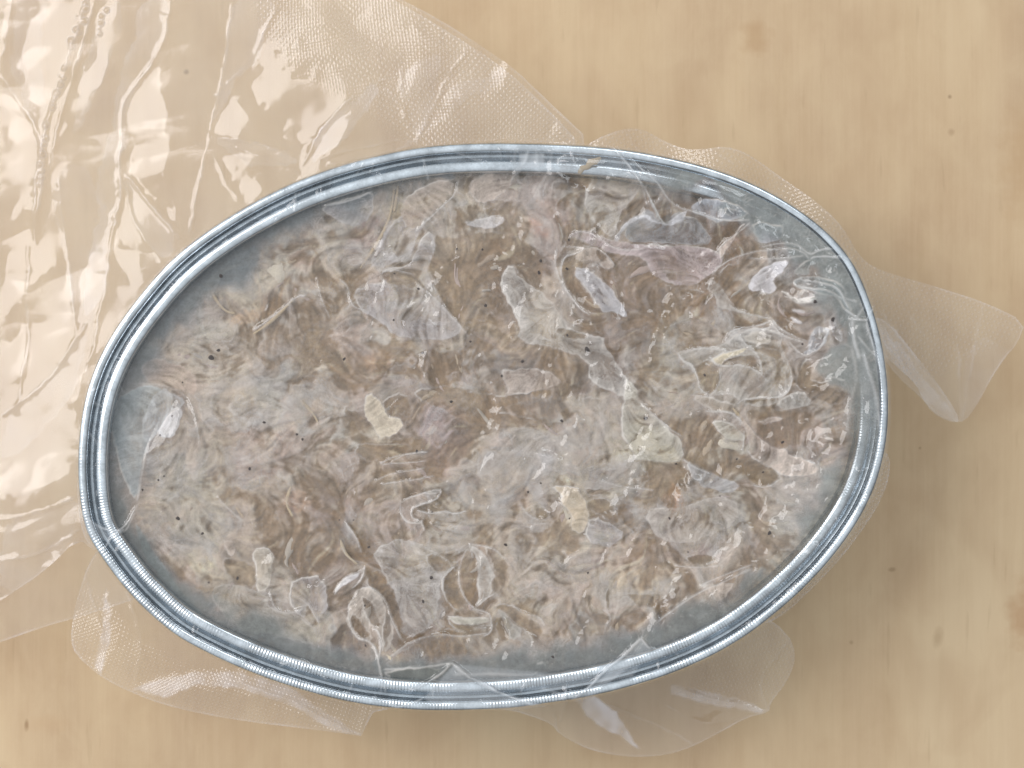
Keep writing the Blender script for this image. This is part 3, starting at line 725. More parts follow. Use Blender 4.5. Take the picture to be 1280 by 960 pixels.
ln(Z8([(720,290),(660,330),(660,420)]), .9); ln(Z8([(430,10),(460,50),(530,60),(550,40)]), .9); ln(Z8([(540,40),(560,100)]), .8)
ln(Z8([(740,290),(745,400),(810,510),(900,530),(915,560),(915,640),(870,660)]), .9); ln(Z8([(820,615),(890,612)]), 1.0, 1.0); ln(Z8([(810,520),(880,460),(930,430)]), .7)
ln(Z8([(700,800),(660,850),(560,920),(480,955)]), .9, 1.8, .5); ln(Z8([(700,800),(760,860),(900,920),(960,970)]), .9, 1.8, .5); ln(Z8([(715,860),(900,860),(1200,870)]), .5, 2.5)
ln(Z8([(310,780),(330,880),(350,960)]), .6, 2, .3); ln(Z3([(800,500),(830,600),(900,625),(980,600)]), .6); ln(Z3([(1200,140),(1260,220),(1280,270)]), .6)
ln(Z3([(0,200),(40,180),(60,130),(90,80)]), .5); ln(Z2([(240,210),(380,215),(520,290),(560,560)]), .4, 1.6); ln(Z2([(225,840),(250,700),(280,540),(330,440)]), .5, 1.6)
ln(Z3([(520,0),(600,80),(660,130)]), .45); ln(Z4([(105,290),(240,270),(365,215)]), .8); ln(Z4([(190,680),(240,720),(250,820),(330,850)]), .6); ln(Z4([(590,430),(720,310),(810,230),(830,150)]), .7)
ln(Z4([(600,700),(720,800),(860,960)]), .4); ln(Z1([(840,780),(930,720),(1080,590),(1120,600)]), .7); ln(Z1([(1180,500),(1200,600),(1250,720)]), .5)
# folds that run over the rim
ln([(205,325),(225,306),(246,292)], .8, 1.4, .5); ln([(216,330),(228,322),(233,300)], .7, 1.4, .5); ln([(415,214),(435,205),(470,196)], .8, 1.4, .5); ln([(424,208),(440,212),(452,198)], .6, 1.4, .4)
ln([(100,640),(118,655),(135,664),(155,662),(172,632)], .8, 1.6, .5); ln([(128,690),(140,670),(157,661)], .7, 1.5, .4); ln([(205,640),(185,655)], .01)
ln([(476,866),(478,840)], .5); ln([(530,872),(500,884),(486,880)], .8, 1.6, .4); ln([(690,888),(640,872),(600,855),(568,830)], .8, 2, .5); ln([(800,797),(780,820),(762,832),(735,860),(700,886)], .9, 2, .5)
ln([(800,797),(815,815),(850,800)], .7, 1.6, .4); ln([(700,892),(706,878),(708,856)], .6, 2, .4); ln([(735,862),(700,876),(640,872)], .5, 2, .4); ln([(1086,400),(1060,398)], .7, 2, .5); ln([(1092,385),(1080,402),(1090,425),(1104,470)], .8, 2, .5)
ln([(1078,440),(1096,500),(1100,540)], .5, 3, .4); ln([(350,832),(372,822),(395,836),(410,850)], .7, 2, .5); ln([(180,760),(215,795),(260,820)], .5, 1.6, .3); ln([(745,182),(767,184),(775,196)], .8, 1.6, .5)
ln([(645,186),(642,205),(652,232)], .4, 4, .3); ln([(690,186),(690,215)], .3, 3, .3)
crng = np.random.default_rng(77)
for k in range(46):      # small tension wrinkles across the rim
    i = int(crng.integers(0, NT)); L0 = crng.uniform(8, 30); d0 = crng.uniform(1, 22); sl = crng.normal(0, .9)
    p0 = outline[i] + nrm[i] * d0
    ln([tuple(p0), tuple(p0 + nrm[i] * L0 * .5 + tang[i] * sl * L0 * .4), tuple(p0 + nrm[i] * L0 + tang[i] * sl * L0)], crng.uniform(.15, .45), crng.uniform(.9, 1.8), crng.uniform(.1, .3))
fl_e = np.zeros((NY, NX), np.float32)
for pts, a, wd, h in lines:
    p = [tuple(q) for q in chaikin(pts, 2)]
    w = window(p, 22)
    X = UU[w] + (JU[w] - UU[w]) * .12; Y = VV[w] + (JV[w] - VV[w]) * .12
    d, t = line_dist(X, Y, p)
    # fold shading painted into the veil: one side paler, the other darker
    pa = np.array(p); ci = np.clip((t * (len(p) - 1)).astype(int), 0, len(p) - 2)
    tx = (pa[1:, 0] - pa[:-1, 0])[ci]; ty = (pa[1:, 1] - pa[:-1, 1])[ci]
    side = np.sign(tx * (Y - pa[ci, 1]) - ty * (X - pa[ci, 0]))
    veil[w] = np.clip(veil[w] + side * a * .27 * np.exp(-d / 6.5) * np.clip(np.minimum(t, 1 - t) * 5, 0, 1), .02, .9)
    taper = np.clip(np.minimum(t, 1 - t) * 6 + .25, 0, 1)
    fl_e[w] = np.maximum(fl_e[w], np.exp(-(d / (wd * .75)) ** 2) * a * taper * (.6 + .4 * LN[w]))  # bright highlight painted along the fold
    relief[w] += np.exp(-(d / (wd * 1.35)) ** 2) * h * taper

# jelly thickness towards the wall
right = smooth(660, 715, UU) * smooth(800, 700, VV)
rvis = np.maximum(smooth(745, 880, UU) * smooth(660, 430, VV), smooth(36, 62, DT))
joff = 36.6 - 23.0 * right
DJ = DT - joff
jn = 8 * noise(40, 161) + 3 * noise(12, 162)
rimw_l = smooth(64, 8, DJ + jn) * smooth(330, 240, UU)
rimw_b = smooth(52, 16, DJ + jn * .9) * smooth(560, 640, VV) * smooth(980, 900, UU)
rimw_t = smooth(52, 10, DJ + jn) * smooth(560, 420, VV) * smooth(560, 440, UU)
rimw_r = smooth(46, 8, DJ - 20 * right + jn * 1.6) * smooth(760, 860, UU)
rw = np.clip(np.maximum.reduce([rimw_l * .8, rimw_b, rimw_t, rimw_r]), 0, 1)
bare = smooth(.0, 1, rw)
vj = np.zeros((NY, NX, 3), np.float32) + s2l((92, 103, 109))
vj = blend(vj, rimw_r * .8, s2l((120, 128, 127)))
vj = blend(vj, rimw_b * .8, s2l((84, 92, 91)))
vj = blend(vj, smooth(.0, 1.4, smear(noise(12, 163), 14)) * .22, s2l((140, 147, 146)))
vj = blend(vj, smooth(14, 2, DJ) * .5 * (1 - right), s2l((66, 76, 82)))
vcol = blend(vcol, bare * .85, (0, 0, 0)) * 0 + (vcol * (1 - bare[..., None] * .8) + vj * bare[..., None] * .8)
veil = np.clip(veil + bare * (.86 - veil) * .92, 0, .9)
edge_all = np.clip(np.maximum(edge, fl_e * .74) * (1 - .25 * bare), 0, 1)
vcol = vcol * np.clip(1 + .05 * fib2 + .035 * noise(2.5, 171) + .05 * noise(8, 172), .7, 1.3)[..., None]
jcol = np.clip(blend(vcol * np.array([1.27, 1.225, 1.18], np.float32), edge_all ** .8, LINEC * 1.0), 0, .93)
jalpha = np.clip((veil + edge_all * .62) * (rvis * right + (1 - right)), 0, .95)

# ------------------------------------------------------------------ contents: materials and meshes
def meat_mat():
    m, nt, out = material('cooked_meat'); L = nt.links.new
    b = N(nt, 'ShaderNodeBsdfPrincipled')
    a = attr(nt, 'col')
    c = coords(nt)
    n = tex(nt, c, 1500, 3, .6)
    col_ = mixc(nt, 1.0, a.outputs['Color'], ramp(nt, n, [(.3, (.86, .86, .86)), (.7, (1.12, 1.12, 1.12))]), 'MULTIPLY')
    L(col_, b.inputs['Base Color']); b.inputs['Roughness'].default_value = .45
    b.inputs['Specular IOR Level'].default_value = .3
    bump = N(nt, 'ShaderNodeBump'); bump.inputs['Strength'].default_value = .5; bump.inputs['Distance'].default_value = .0001
    L(n, bump.inputs['Height']); L(bump.outputs[0], b.inputs['Normal'])
    L(b.outputs[0], out.inputs[0]); return m
def jelly_mat():
    m, nt, out = material('milky_jelly'); L = nt.links.new
    a = attr(nt, 'jcol'); al = attr(nt, 'jalpha').outputs['Fac']
    c = coords(nt); n = tex(nt, c, 1300, 3, .6); n2 = tex(nt, c, 420, 3, .6, 1.0)
    di = N(nt, 'ShaderNodeBsdfDiffuse'); tr = N(nt, 'ShaderNodeBsdfTransparent'); tr.inputs[0].default_value = (.99, .985, .98, 1)
    L(a.outputs['Color'], di.inputs[0])
    gl = N(nt, 'ShaderNodeBsdfGlossy'); gl.inputs['Roughness'].default_value = .22
    bump = N(nt, 'ShaderNodeBump'); bump.inputs['Strength'].default_value = .6; bump.inputs['Distance'].default_value = .00012
    L(n2, bump.inputs['Height']); L(bump.outputs[0], gl.inputs['Normal'])
    def filament(scale, dist, wid, vec):
        q = tex(nt, vec, scale, 3, .55, dist)
        return ramp(nt, math_(nt, 'ABSOLUTE', math_(nt, 'SUBTRACT', q, .5)), [(0.0, (1, 1, 1)), (wid, (0, 0, 0))])
    fa = filament(240, 1.6, .022, c); fb = filament(520, 1.2, .03, coords(nt, (1, .7, 1), (0, 0, .8)))
    fm = ramp(nt, tex(nt, c, 90, 3), [(.42, (0, 0, 0)), (.62, (1, 1, 1))])
    fil = math_(nt, 'MULTIPLY', math_(nt, 'MAXIMUM', fa, math_(nt, 'MULTIPLY', fb, .7)), fm)
    grain = tex(nt, c, 3600, 4, .75)
    f = math_(nt, 'MULTIPLY', al, math_(nt, 'ADD', math_(nt, 'ADD', math_(nt, 'MULTIPLY', n, .5), math_(nt, 'MULTIPLY', grain, .7)), .40))
    f = math_(nt, 'ADD', f, math_(nt, 'MULTIPLY', fil, .24))
    m1 = N(nt, 'ShaderNodeMixShader'); L(math_(nt, 'MINIMUM', f, .96), m1.inputs[0]); L(tr.outputs[0], m1.inputs[1]); L(di.outputs[0], m1.inputs[2])
    m2 = N(nt, 'ShaderNodeMixShader'); m2.inputs[0].default_value = .012; L(m1.outputs[0], m2.inputs[1]); L(gl.outputs[0], m2.inputs[2])
    L(m2.outputs[0], out.inputs[0]); return m
M_meat = meat_mat(); M_jelly = jelly_mat()
meat = thing('potted_meat', 'shredded pale brown meat set in cloudy grey jelly, filling the oval tin', 'potted meat', (0, 0, .001))
wtin = window(outline, 4)
mz = (H - .0049 + .00035 * LOW + .00034 * fbm(60, 201, 2) + .00006 * fib2 + .00004 * fib + .00005 * noise(10, 205) - .0012 * smooth(30, 0, DT - 35)).astype(np.float32)
jz = (H - .0036 + .00010 * noise(30, 211) + .0034 * right * smooth(140, 26, DJ) + .0006 * smooth(30, 0, DJ)).astype(np.float32)
wet = smooth(.26, .12, veil)
col = blend(col, wet * .68, s2l((124, 102, 78)))
col = col * np.clip(1 + .075 * fine + .07 * fib + .07 * curd + .06 * fib2, .6, 1.5)[..., None]
th2 = smooth(1.3, 2.1, lic(149, 10, 1.7)) * smooth(-.6, .6, noise(30, 150))
col = blend(col, th2 * .5, s2l((196, 182, 162)))
col = np.clip(col * GAIN * np.array([.985, .99, .925], np.float32), .02, .88)
mm = sheet('meat_mass', DT - 36.7, mz - .001, {'col': col}, 1.9, M_meat, meat, win=wtin)
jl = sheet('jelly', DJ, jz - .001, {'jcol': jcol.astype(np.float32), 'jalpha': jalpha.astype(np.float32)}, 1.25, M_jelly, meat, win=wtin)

# shreds and lumps that stand out of the mass
def shred_mat(name, c1, c2, g=1.15):
    c1 = tuple(min(.85, x * g) for x in c1); c2 = tuple(min(.85, x * g) for x in c2)
    m, nt, out = material(name); L = nt.links.new
    b = N(nt, 'ShaderNodeBsdfPrincipled')
    c = coords(nt, (1, .12, 1))
    n = tex(nt, c, 2600, 3, .6, .3); n2 = tex(nt, coords(nt), 420, 3)
    L(mixc(nt, n2, mixc(nt, n, c1, c2), c2, 'MIX'), b.inputs['Base Color'])
    b.inputs['Roughness'].default_value = .45; b.inputs['Specular IOR Level'].default_value = .3
    bump = N(nt, 'ShaderNodeBump'); bump.inputs['Strength'].default_value = .6; bump.inputs['Distance'].default_value = .0002
    L(n, bump.inputs['Height']); L(bump.outputs[0], b.inputs['Normal']); L(b.outputs[0], out.inputs[0]); return m
SM = [shred_mat('brown_meat', lin(140, 118, 98), lin(160, 142, 122)), shred_mat('pink_meat', lin(158, 136, 128), lin(178, 160, 150)),
      shred_mat('grey_meat', lin(156, 144, 130), lin(174, 164, 152)), shred_mat('tan_meat', lin(158, 138, 112), lin(182, 164, 142))]
SF = shred_mat('fat', lin(198, 188, 166), lin(208, 200, 184), 1.2)
M_thread = shred_mat('sinew', lin(176, 150, 108), lin(196, 178, 146), 1.15)
def strand(name, pts, zs, width, thick, mat, parent, taper=.8, label=None, ns=8):
    """flattened tapering body along px points"""
    p = np.asarray(pts); n = len(p)
    t = np.gradient(p, axis=0); t /= (np.hypot(t[:, 0], t[:, 1])[:, None] + 1e-6)
    q = np.stack([-t[:, 1], t[:, 0]], 1)
    s = np.linspace(0, 1, n); prof_ = np.clip(np.sin(np.pi * (s * .94 + .03)), 0, 1) ** taper
    co = []
    rngw = 1 + .25 * np.sin(s * 9 + p[0, 0])
    for k in range(n):
        for a in range(ns):
            an = 2 * math.pi * a / ns
            off = width * .5 * prof_[k] * rngw[k] * math.cos(an)
            u, v = p[k] + q[k] * off
            z = zs[k] + thick * prof_[k] * math.sin(an)
            co.append(place(u, v, z))
    co = np.array(co); idx = np.arange(n * ns).reshape(n, ns)
    f = np.vstack([np.stack([idx[:-1, a], idx[:-1, (a + 1) % ns], idx[1:, (a + 1) % ns], idx[1:, a]], 1) for a in range(ns)])
    org = co.mean(0)
    me = mesh_np(name, co - org, f)
    me.materials.append(mat)
    # close the ends
    bm_ = bmesh.new(); bm_.from_mesh(me); bmesh.ops.holes_fill(bm_, edges=[e for e in bm_.edges if e.is_boundary], sides=0)
    bmesh.ops.recalc_face_normals(bm_, faces=bm_.faces[:])
    for f_ in bm_.faces: f_.smooth = True
    bm_.to_mesh(me); bm_.free()
    o = link(name, me, None, parent, label); o.location = Vector(org) - parent.location
    return o
rng = np.random.default_rng(5)
cnt = 0
while cnt < 170:
    u = rng.uniform(140, 1080); v = rng.uniform(210, 860)
    if sample(DT, np.array([u]), np.array([v]))[0] < 66: continue
    L_ = rng.uniform(18, 62); n = 10; pts = [(u, v)]
    for k in range(n - 1):
        a = pts[-1]; fx = sample(FX, np.array([a[0]]), np.array([a[1]]))[0]; fy = sample(FY, np.array([a[0]]), np.array([a[1]]))[0]
        pts.append((a[0] + fx * L_ / n, a[1] + fy * L_ / n))
    pp = np.array(pts)
    if sample(DT, pp[:, 0], pp[:, 1]).min() < 60: continue
    zs = sample(mz, pp[:, 0], pp[:, 1]) + rng.uniform(-.00044, -.00024)
    strand('meat_shred', pts, zs, rng.uniform(4, 11), rng.uniform(.00025, .0005), SM[rng.integers(0, 4)], meat)
    cnt += 1
for (u, v, rx, ry, ro) in [(300,352,22,18,20),(344,340,16,20,0),(270,418,20,9,0),(258,690,12,20,-10),(480,540,15,8,0),(718,630,16,28,10),(802,556,26,18,0),(700,575,18,8,20),
                       (912,556,20,9,10),(450,260,18,10,-20),(645,235,14,6,0),(240,580,12,8,0)]:
    a = R(ro); pts = [(u + t * rx * math.cos(a), v + t * rx * math.sin(a)) for t in np.linspace(-1, 1, 9)]
    pp = np.array(pts); strand('fat_lump', pts, sample(mz, pp[:, 0], pp[:, 1]) - .00035, ry * 1.5, .0005, SF, meat, .5)
for pts in (Z4([(475,110),(480,200),(470,300),(440,400),(370,520),(300,620)]), Z4([(500,120),(500,210),(480,320)]), Z2([(1060,230),(1080,290),(1160,370),(1190,430)]), Z1([(610,560),(640,620),(690,680),(740,690)]),
            Z1([(840,800),(930,740),(1050,620)]), Z8([(110,150),(130,220),(200,280)]), Z6([(580,470),(640,540),(700,620)]), Z2([(1040,760),(1010,850),(1050,920)]), Z3([(620,60),(660,120)]), Z6([(470,30),(490,0)])):
    p = chaikin(pts, 2); zs = np.full(len(p), H - .0041)
    strand('sinew', p, zs - .00025, 4, .0003, M_thread, meat, .4)
# pepper
m_pep, nt, out = material('black_pepper')
b = N(nt, 'ShaderNodeBsdfPrincipled'); nn = tex(nt, coords(nt), 3000, 2)
nt.links.new(ramp(nt, nn, [(.3, lin(36, 28, 26)), (.7, lin(74, 60, 54))]), b.inputs['Base Color']); b.inputs['Roughness'].default_value = .8
nt.links.new(b.outputs[0], out.inputs[0])
pep_me = []
for k in range(4):
    bm = bmesh.new(); bmesh.ops.create_icosphere(bm, subdivisions=1, radius=1)
    for v in bm.verts: v.co *= random.uniform(.7, 1.25)
    me = bpy.data.meshes.new('pepper_speck'); bm.to_mesh(me); bm.free(); me.materials.append(m_pep); pep_me.append(me)
peps = [(264,447,3.6),(273,438,1.8),(276,345,2.6),(330,528,2),(430,449,2.2),(371,543,1.4),(378,549,1.5),(312,586,2),(222,648,2.6),(200,544,1.4),(215,520,1.3),(228,478,1.2),(198,600,1.3),(178,612,1.3),(205,595,1),
        (528,441,2.2),(571,311,1.3),(603,312,1.5),(676,326,2.4),(674,341,2.3),(709,336,1.8),(709,419,1.4),(588,427,1.4),(523,361,1.6),(734,437,3.4),(653,452,1.8),(627,470,1.6),(564,502,2.2),(521,564,1.6),(702,526,2.2),(807,523,2.6),(607,382,1.8),
        (492,400,1.4),(493,342,1),(1019,377,2),(1041,399,2.2),(881,469,1.5),(978,553,2.2),(954,590,1.4),(962,666,2.6),(845,580,1.2),(921,574,1.2),(837,648,1.4),(632,681,2.4),(539,722,2),(529,752,1.8),(461,684,1.6),(456,757,1.3),(424,650,1),(442,650,1),
        (297,723,1.8),(253,667,1.5),(691,821,1.7),(660,615,1.6),(712,648,1.2),(1003,430,1.2),(711,300,1.3),(457,807,1.2),(261,728,1),(900,620,1),(860,690,1.1),(735,716,1.2),(676,604,1.2),(540,640,1.1)]
for (u, v, r) in peps:
    o = link('pepper_speck', pep_me[int(u) % 4], None, meat)
    z = H - .00335 if right[int((v - V0) / ST), int((u - U0) / ST)] < .5 else H - .0030
    z = float(sample(jz, np.array([float(u)]), np.array([float(v)]))[0]) + .00005
    o.location = Vector(place(np.float64(u), np.float64(v), z)) - meat.location
    s_ = r * S * 1.3; o.scale = (s_, s_ * random.uniform(.7, 1), s_ * .5); o.rotation_euler = (0, 0, random.uniform(0, 6))
# browned crumb caught on the rim
crumb = strand('meat_crumb', [(724,217),(728,210),(734,209),(738,203),(744,202),(751,197)], [H + .0001] * 6, 9, .00025, shred_mat('browned_meat', lin(140, 118, 84), lin(168, 148, 116), 1.15), tin, .35)
crumb.parent = None
crumb['label'] = 'small golden brown crumb of meat trapped on the top rim under the plastic'; crumb['category'] = 'meat crumb'

# ------------------------------------------------------------------ vacuum bag
def poisson(gx_, gy_):
    """height whose gradient best matches the wanted one"""
    fx = 2j * np.pi * np.fft.rfftfreq(NX, ST)[None, :]; fy = 2j * np.pi * np.fft.fftfreq(NY, ST)[:, None]
    A = np.fft.rfft2(gx_); B = np.fft.rfft2(gy_)
    den = (np.abs(fx) ** 2 + np.abs(fy) ** 2); den[0, 0] = 1
    F = (np.conj(fx) * A + np.conj(fy) * B) / den
    F[0, 0] = 0
    return np.fft.irfft2(F, s=(NY, NX)).astype(np.float32)
bag = thing('vacuum_bag', 'clear crumpled plastic vacuum bag with embossed edges wrapped tightly round the oval tin', 'plastic bag', (0, 0, .0004))
zoff = .0004
M_cover = film_mat('clear_cover_film', refl=.055, rough=.07, haze=.006, haze_col=(.74, .77, .80), bumpd=.00006, bscale=340)
M_sheet = film_mat('clear_bag_film', refl=.062, rough=.13, haze=.04, haze_col=(.86, .80, .80), bumpd=.00005, bscale=230)
# cover film: lies on the jelly, climbs the inner bead, bridges the channel, ends over the outer bead
rz = H + .0002 - .0006 * smooth(9, 26, DT) - .0022 * smooth(30, 110, DT) - .0002 * smooth(10, 15, DT) * smooth(26, 20, DT)
rz = rz - .0018 * smooth(2.5, -1.5, DT) + .0003 * right
cz = np.maximum(rz, jz + .00012)
crump = np.abs(warped(noise(44, 301), 10)) * (.30 + .12 * right) + np.abs(noise(18, 302)) * .03
cz = cz + .001 * (relief * .8 + crump * np.maximum(smooth(40, 70, DT), smooth(14, 26, DT) * right) * (.35 + .65 * smooth(330, 560, UU)) + .05 * np.abs(noise(16, 303)) * smooth(-1, 3, DT) * smooth(34, 24, DT))
CGX = np.zeros((NY, NX), np.float32); CGY = np.zeros((NY, NX), np.float32)
def cover_facet(pts, k=1.5):
    pts = [tuple(p) for p in chaikin(pts, 1, True)]
    w = window(pts, 10)
    sf = poly_sdf(UU[w] + (JU[w] - UU[w]) * .6, VV[w] + (JV[w] - VV[w]) * .6, pts); m_ = smooth(-2.5, 2.5, sf)
    cx_, cy_ = np.mean([p[0] for p in pts]), np.mean([p[1] for p in pts])
    P0 = Vector(((cx_ - 640) * S, (480 - cy_) * S, H))
    hv = ((Vector((-.58, .26, .62)) - P0).normalized() + (Vector((0, 0, H + D)) - P0).normalized()).normalized()
    CGX[w] = CGX[w] * (1 - m_) - m_ * hv.x / hv.z * k; CGY[w] = CGY[w] * (1 - m_) + m_ * hv.y / hv.z * k
for fp in (ZE([(280,440),(330,360),(430,265),(540,250),(520,310),(460,370),(470,440),(420,475),(330,465)]), ZE([(500,430),(580,480),(640,500),(740,500),(680,535),(600,520)]), ZE([(560,545),(620,570),(660,600),(640,605)]),
           ZE([(560,610),(640,640),(660,680),(620,670)]), ZE([(720,710),(760,680),(830,680),(830,720),(790,800),(730,850)]), ZE([(820,650),(860,620),(900,700),(910,780),(870,770)]), Z5([(975,320),(1010,300),(1120,310),(1230,350),(1260,395),(1130,415),(1020,385)]),
           Z6([(450,190),(620,150),(660,180),(540,205),(520,240)]), Z6([(620,80),(780,65),(770,140),(700,150)]), Z5([(560,720),(610,880),(600,930),(560,905),(540,850)]), Z5([(340,610),(400,560),(440,600),(420,640)]),
           Z5([(800,420),(830,350),(900,360),(890,430)]), Z8([(800,190),(840,240),(860,340),(850,420),(825,320)]), Z8([(70,440),(120,350),(210,320),(160,370)]), Z8([(700,560),(780,572),(890,565),(890,580),(780,590)]),
           Z3([(730,280),(790,275),(820,310),(815,370),(760,360)]), Z3([(940,450),(1090,435),(1080,490),(960,480)]), Z8([(950,510),(990,550),(1000,640),(985,660),(970,580)]), ZM([(635,75),(660,130),(720,165),(690,180),(640,150),(615,120)]),
           ZM([(1000,440),(1050,490),(1030,520),(985,480)]), Z6([(660,640),(720,680),(760,740),(700,720)]), Z7([(440,370),(560,410),(540,420),(450,390)]), ZC([(500,295),(600,255),(715,255),(700,285),(560,300)]), ZC([(560,560),(680,515),(770,515),(680,545),(590,580)]),
           Z4([(850,380),(960,350),(1060,340),(1075,370),(1000,405),(900,400)]), Z5([(600,230),(660,200),(690,215),(650,260),(600,300)]), Z5([(1110,600),(1150,560),(1200,540),(1180,580),(1130,615)]), Z5([(720,330),(760,420),(800,425),(780,350),(740,290)]),
           Z8([(240,400),(330,430),(370,540),(350,500),(300,430)]), Z2([(330,330),(400,360),(460,300),(440,280),(370,260)]), Z8([(420,620),(520,640),(600,600),(560,660),(470,690)]), Z6([(1210,120),(1240,200),(1235,320),(1215,240)]),
           ([(655,190),(695,192),(688,208),(650,230),(646,208)]), ([(175,515),(215,500),(232,520),(205,560),(180,570)])):
    cover_facet(fp)
hc_ = poisson(CGX, CGY) * S
cz = cz + np.clip(hc_ + .00025 * smooth(0, .0004, np.abs(hc_)), -.0001, .0016) * smooth(34, 48, DT)
cz = np.maximum(cz, jz + .00006)
hz_c = np.clip(fl_e * (.16 + .34 * smooth(44, 34, DT)) + edge * .05, 0, .6) * smooth(-1, 4, DT)  # fold highlights and meniscus glints painted in as haze
# veils of film lying over the rim
for pts, a in ((Z4([(1150,10),(1280,10),(1280,80),(1180,90),(1130,100)]), .25), ([(645,187),(770,186),(800,215),(760,222),(655,212)], .16), ([(530,872),(568,830),(640,872),(700,886),(620,886),(540,880)], .20),
               ([(100,636),(118,655),(152,664),(135,676),(110,668)], .16), ([(1084,398),(1104,440),(1110,500),(1096,470),(1086,420)], .12), ([(762,832),(800,797),(815,812),(790,830),(740,870),(712,882)], .20),
               ([(172,632),(182,560),(200,520),(150,520),(150,570)], .06), ([(568,830),(740,846),(800,830),(790,845),(700,862),(620,862)], .16), ([(500,200),(640,186),(640,200),(560,204)], .10), ([(1076,420),(1092,470),(1098,560),(1086,600),(1080,520)], .05)):
    w = window(pts, 10); s_ = poly_sdf(UU[w], VV[w], pts); hz_c[w] += smooth(-2, 2, s_) * a
cov = sheet('cover_film', DT + 1.5, cz - zoff, {'haze': hz_c}, 1.25, M_cover, bag, win=wtin)

# skirt of film down the outside of the tin
prof = [(-1.5, H - .0020), (-.5, H - .004), (2.5, H - .007), (5.5, H - .012), (7, H - .018), (6, H - .024), (1, H - .028)]
sk = sweep('side_film', prof, M_sheet, bag); sk.location = (0, 0, 0)

# -- loose film lying on the table round the tin
GX = np.zeros((NY, NX), np.float32); GY = np.zeros((NY, NX), np.float32)
def facet(pts, tilt, az, jit=1.5, soft=2.5):
    """patch of film tilted by tilt degrees, facing azimuth az (0 = right, 90 = up in the photo)"""
    pts = [tuple(p) for p in chaikin(pts, 1, True)]
    w = window(pts, 12)
    s_ = poly_sdf(UU[w] + (JU[w] - UU[w]) * jit, VV[w] + (JV[w] - VV[w]) * jit, pts)
    m_ = smooth(-soft, soft, s_)
    cx_, cy_ = np.mean([p[0] for p in pts]), np.mean([p[1] for p in pts])
    P0 = Vector(((cx_ - 640) * S, (480 - cy_) * S, .012))
    if tilt > 12.5:      # faces the big window: half-way between window and lens
        hv = ((Vector((-.58, .26, .62)) - P0).normalized() + (Vector((0, 0, H + D)) - P0).normalized()).normalized()
        t = math.hypot(hv.x, hv.y) / hv.z * 1.25; az = math.degrees(math.atan2(hv.y, hv.x))
    else: t = math.tan(R(tilt))
    # surface facing az slopes down towards az: dz/dx = -t cos, and v runs downwards
    GX[w] = GX[w] * (1 - m_) + m_ * (-t * math.cos(R(az))); GY[w] = GY[w] * (1 - m_) + m_ * (t * math.sin(R(az)))
LA = 158   # azimuth of the big window
away = [  # areas that face elsewhere and look clear
 [(215,0),(290,0),(275,90),(262,165),(245,290),(225,300),(214,200),(212,100)], [(330,60),(400,62),(430,75),(395,82),(350,74)], [(70,210),(130,160),(150,220),(120,300),(90,300)],
 [(560,60),(620,70),(600,130),(520,170),(540,110)], [(300,190),(380,205),(360,240),(310,215)], [(0,700),(95,660),(100,780),(0,800)], [(385,200),(450,130),(520,160),(470,190),(410,200)]]
for p in away: facet(p, 12, LA + 150)
bright = [
 ([(38,25),(75,5),(95,20),(100,60),(80,100),(55,120),(35,110),(25,70)], 15, 0), ([(205,60),(213,80),(211,150),(208,180),(214,200),(222,290),(190,240),(160,210),(155,170),(162,120),(185,85)], 13, 10),
 ([(325,45),(350,20),(390,10),(430,40),(445,50),(400,50),(365,50),(330,70),(300,85)], 17, 0), ([(330,75),(370,85),(420,90),(438,130),(400,180),(350,172),(338,140),(320,110)], 14, 5),
 ([(375,200),(400,165),(420,140),(450,112),(446,130),(435,165),(410,192),(390,208)], 16, 0), ([(-60,60),(0,90),(45,150),(50,170),(30,195),(-60,100)], 14, 5),
 ([(135,285),(160,300),(190,345),(165,362),(145,320)], 15, 0), ([(98,325),(125,325),(125,400),(110,410)], 14, 0), ([(-100,400),(0,425),(40,405),(95,420),(105,470),(97,550),(95,600),(0,640),(-100,600)], 10, 0),
 ([(-80,660),(0,650),(60,638),(100,625),(98,640),(40,655),(-80,680)], 14, 0), ([(115,650),(100,672),(60,712),(40,722),(85,670)], 16, 0), ([(500,85),(522,78),(515,110),(506,132),(499,110)], 18, 0),
 ([(560,112),(600,88),(636,80),(640,88),(600,122),(560,150),(520,178),(540,150)], 17, 0), ([(698,158),(713,150),(738,175),(690,178)], 17, 0), ([(275,130),(288,110),(308,138),(330,155),(290,165),(262,172)], 15, 0),
 ([(262,182),(285,205),(300,215),(328,240),(300,255),(275,215)], 15, 0), ([(0,330),(40,300),(70,330),(50,345),(20,380),(0,400)], 14, 0), ([(20,255),(30,250),(25,275),(10,268)], 16, 0), ([(110,75),(135,70),(120,100),(92,122)], 16, 0),
 ([(440,20),(500,20),(560,70),(500,75),(450,45)], 13, 0), ([(60,120),(90,150),(60,190),(40,180)], 13, 0), ([(130,430),(100,480),(60,520),(40,500),(90,440)], 14, 0), ([(125,0),(138,5),(130,30),(118,20)], 16, 0),
 # bottom-left flap, bottom flap
 ([(132,735),(142,760),(138,800),(130,845),(118,835),(128,780)], 17, 0), ([(165,862),(200,848),(250,838),(300,838),(350,850),(400,880),(452,920),(420,915),(370,885),(310,862),(250,856),(205,875)], 16, 0),
 ([(716,872),(740,868),(770,890),(796,934),(765,915),(735,895)], 18, 0), ([(850,862),(900,865),(960,885),(945,890),(890,875),(840,868)], 14, 20), ([(880,880),(920,880),(900,900),(870,895)], 12, 0)]
for p, t, da in bright: facet(p, t * 1.35, LA + da)
amp_n = .085
na, nb = noise(60, 401), noise(60, 402); nc = noise(24, 403)
CR_ = noise(46, 404) * np.sign(noise(46, 404))   # ridged crumple
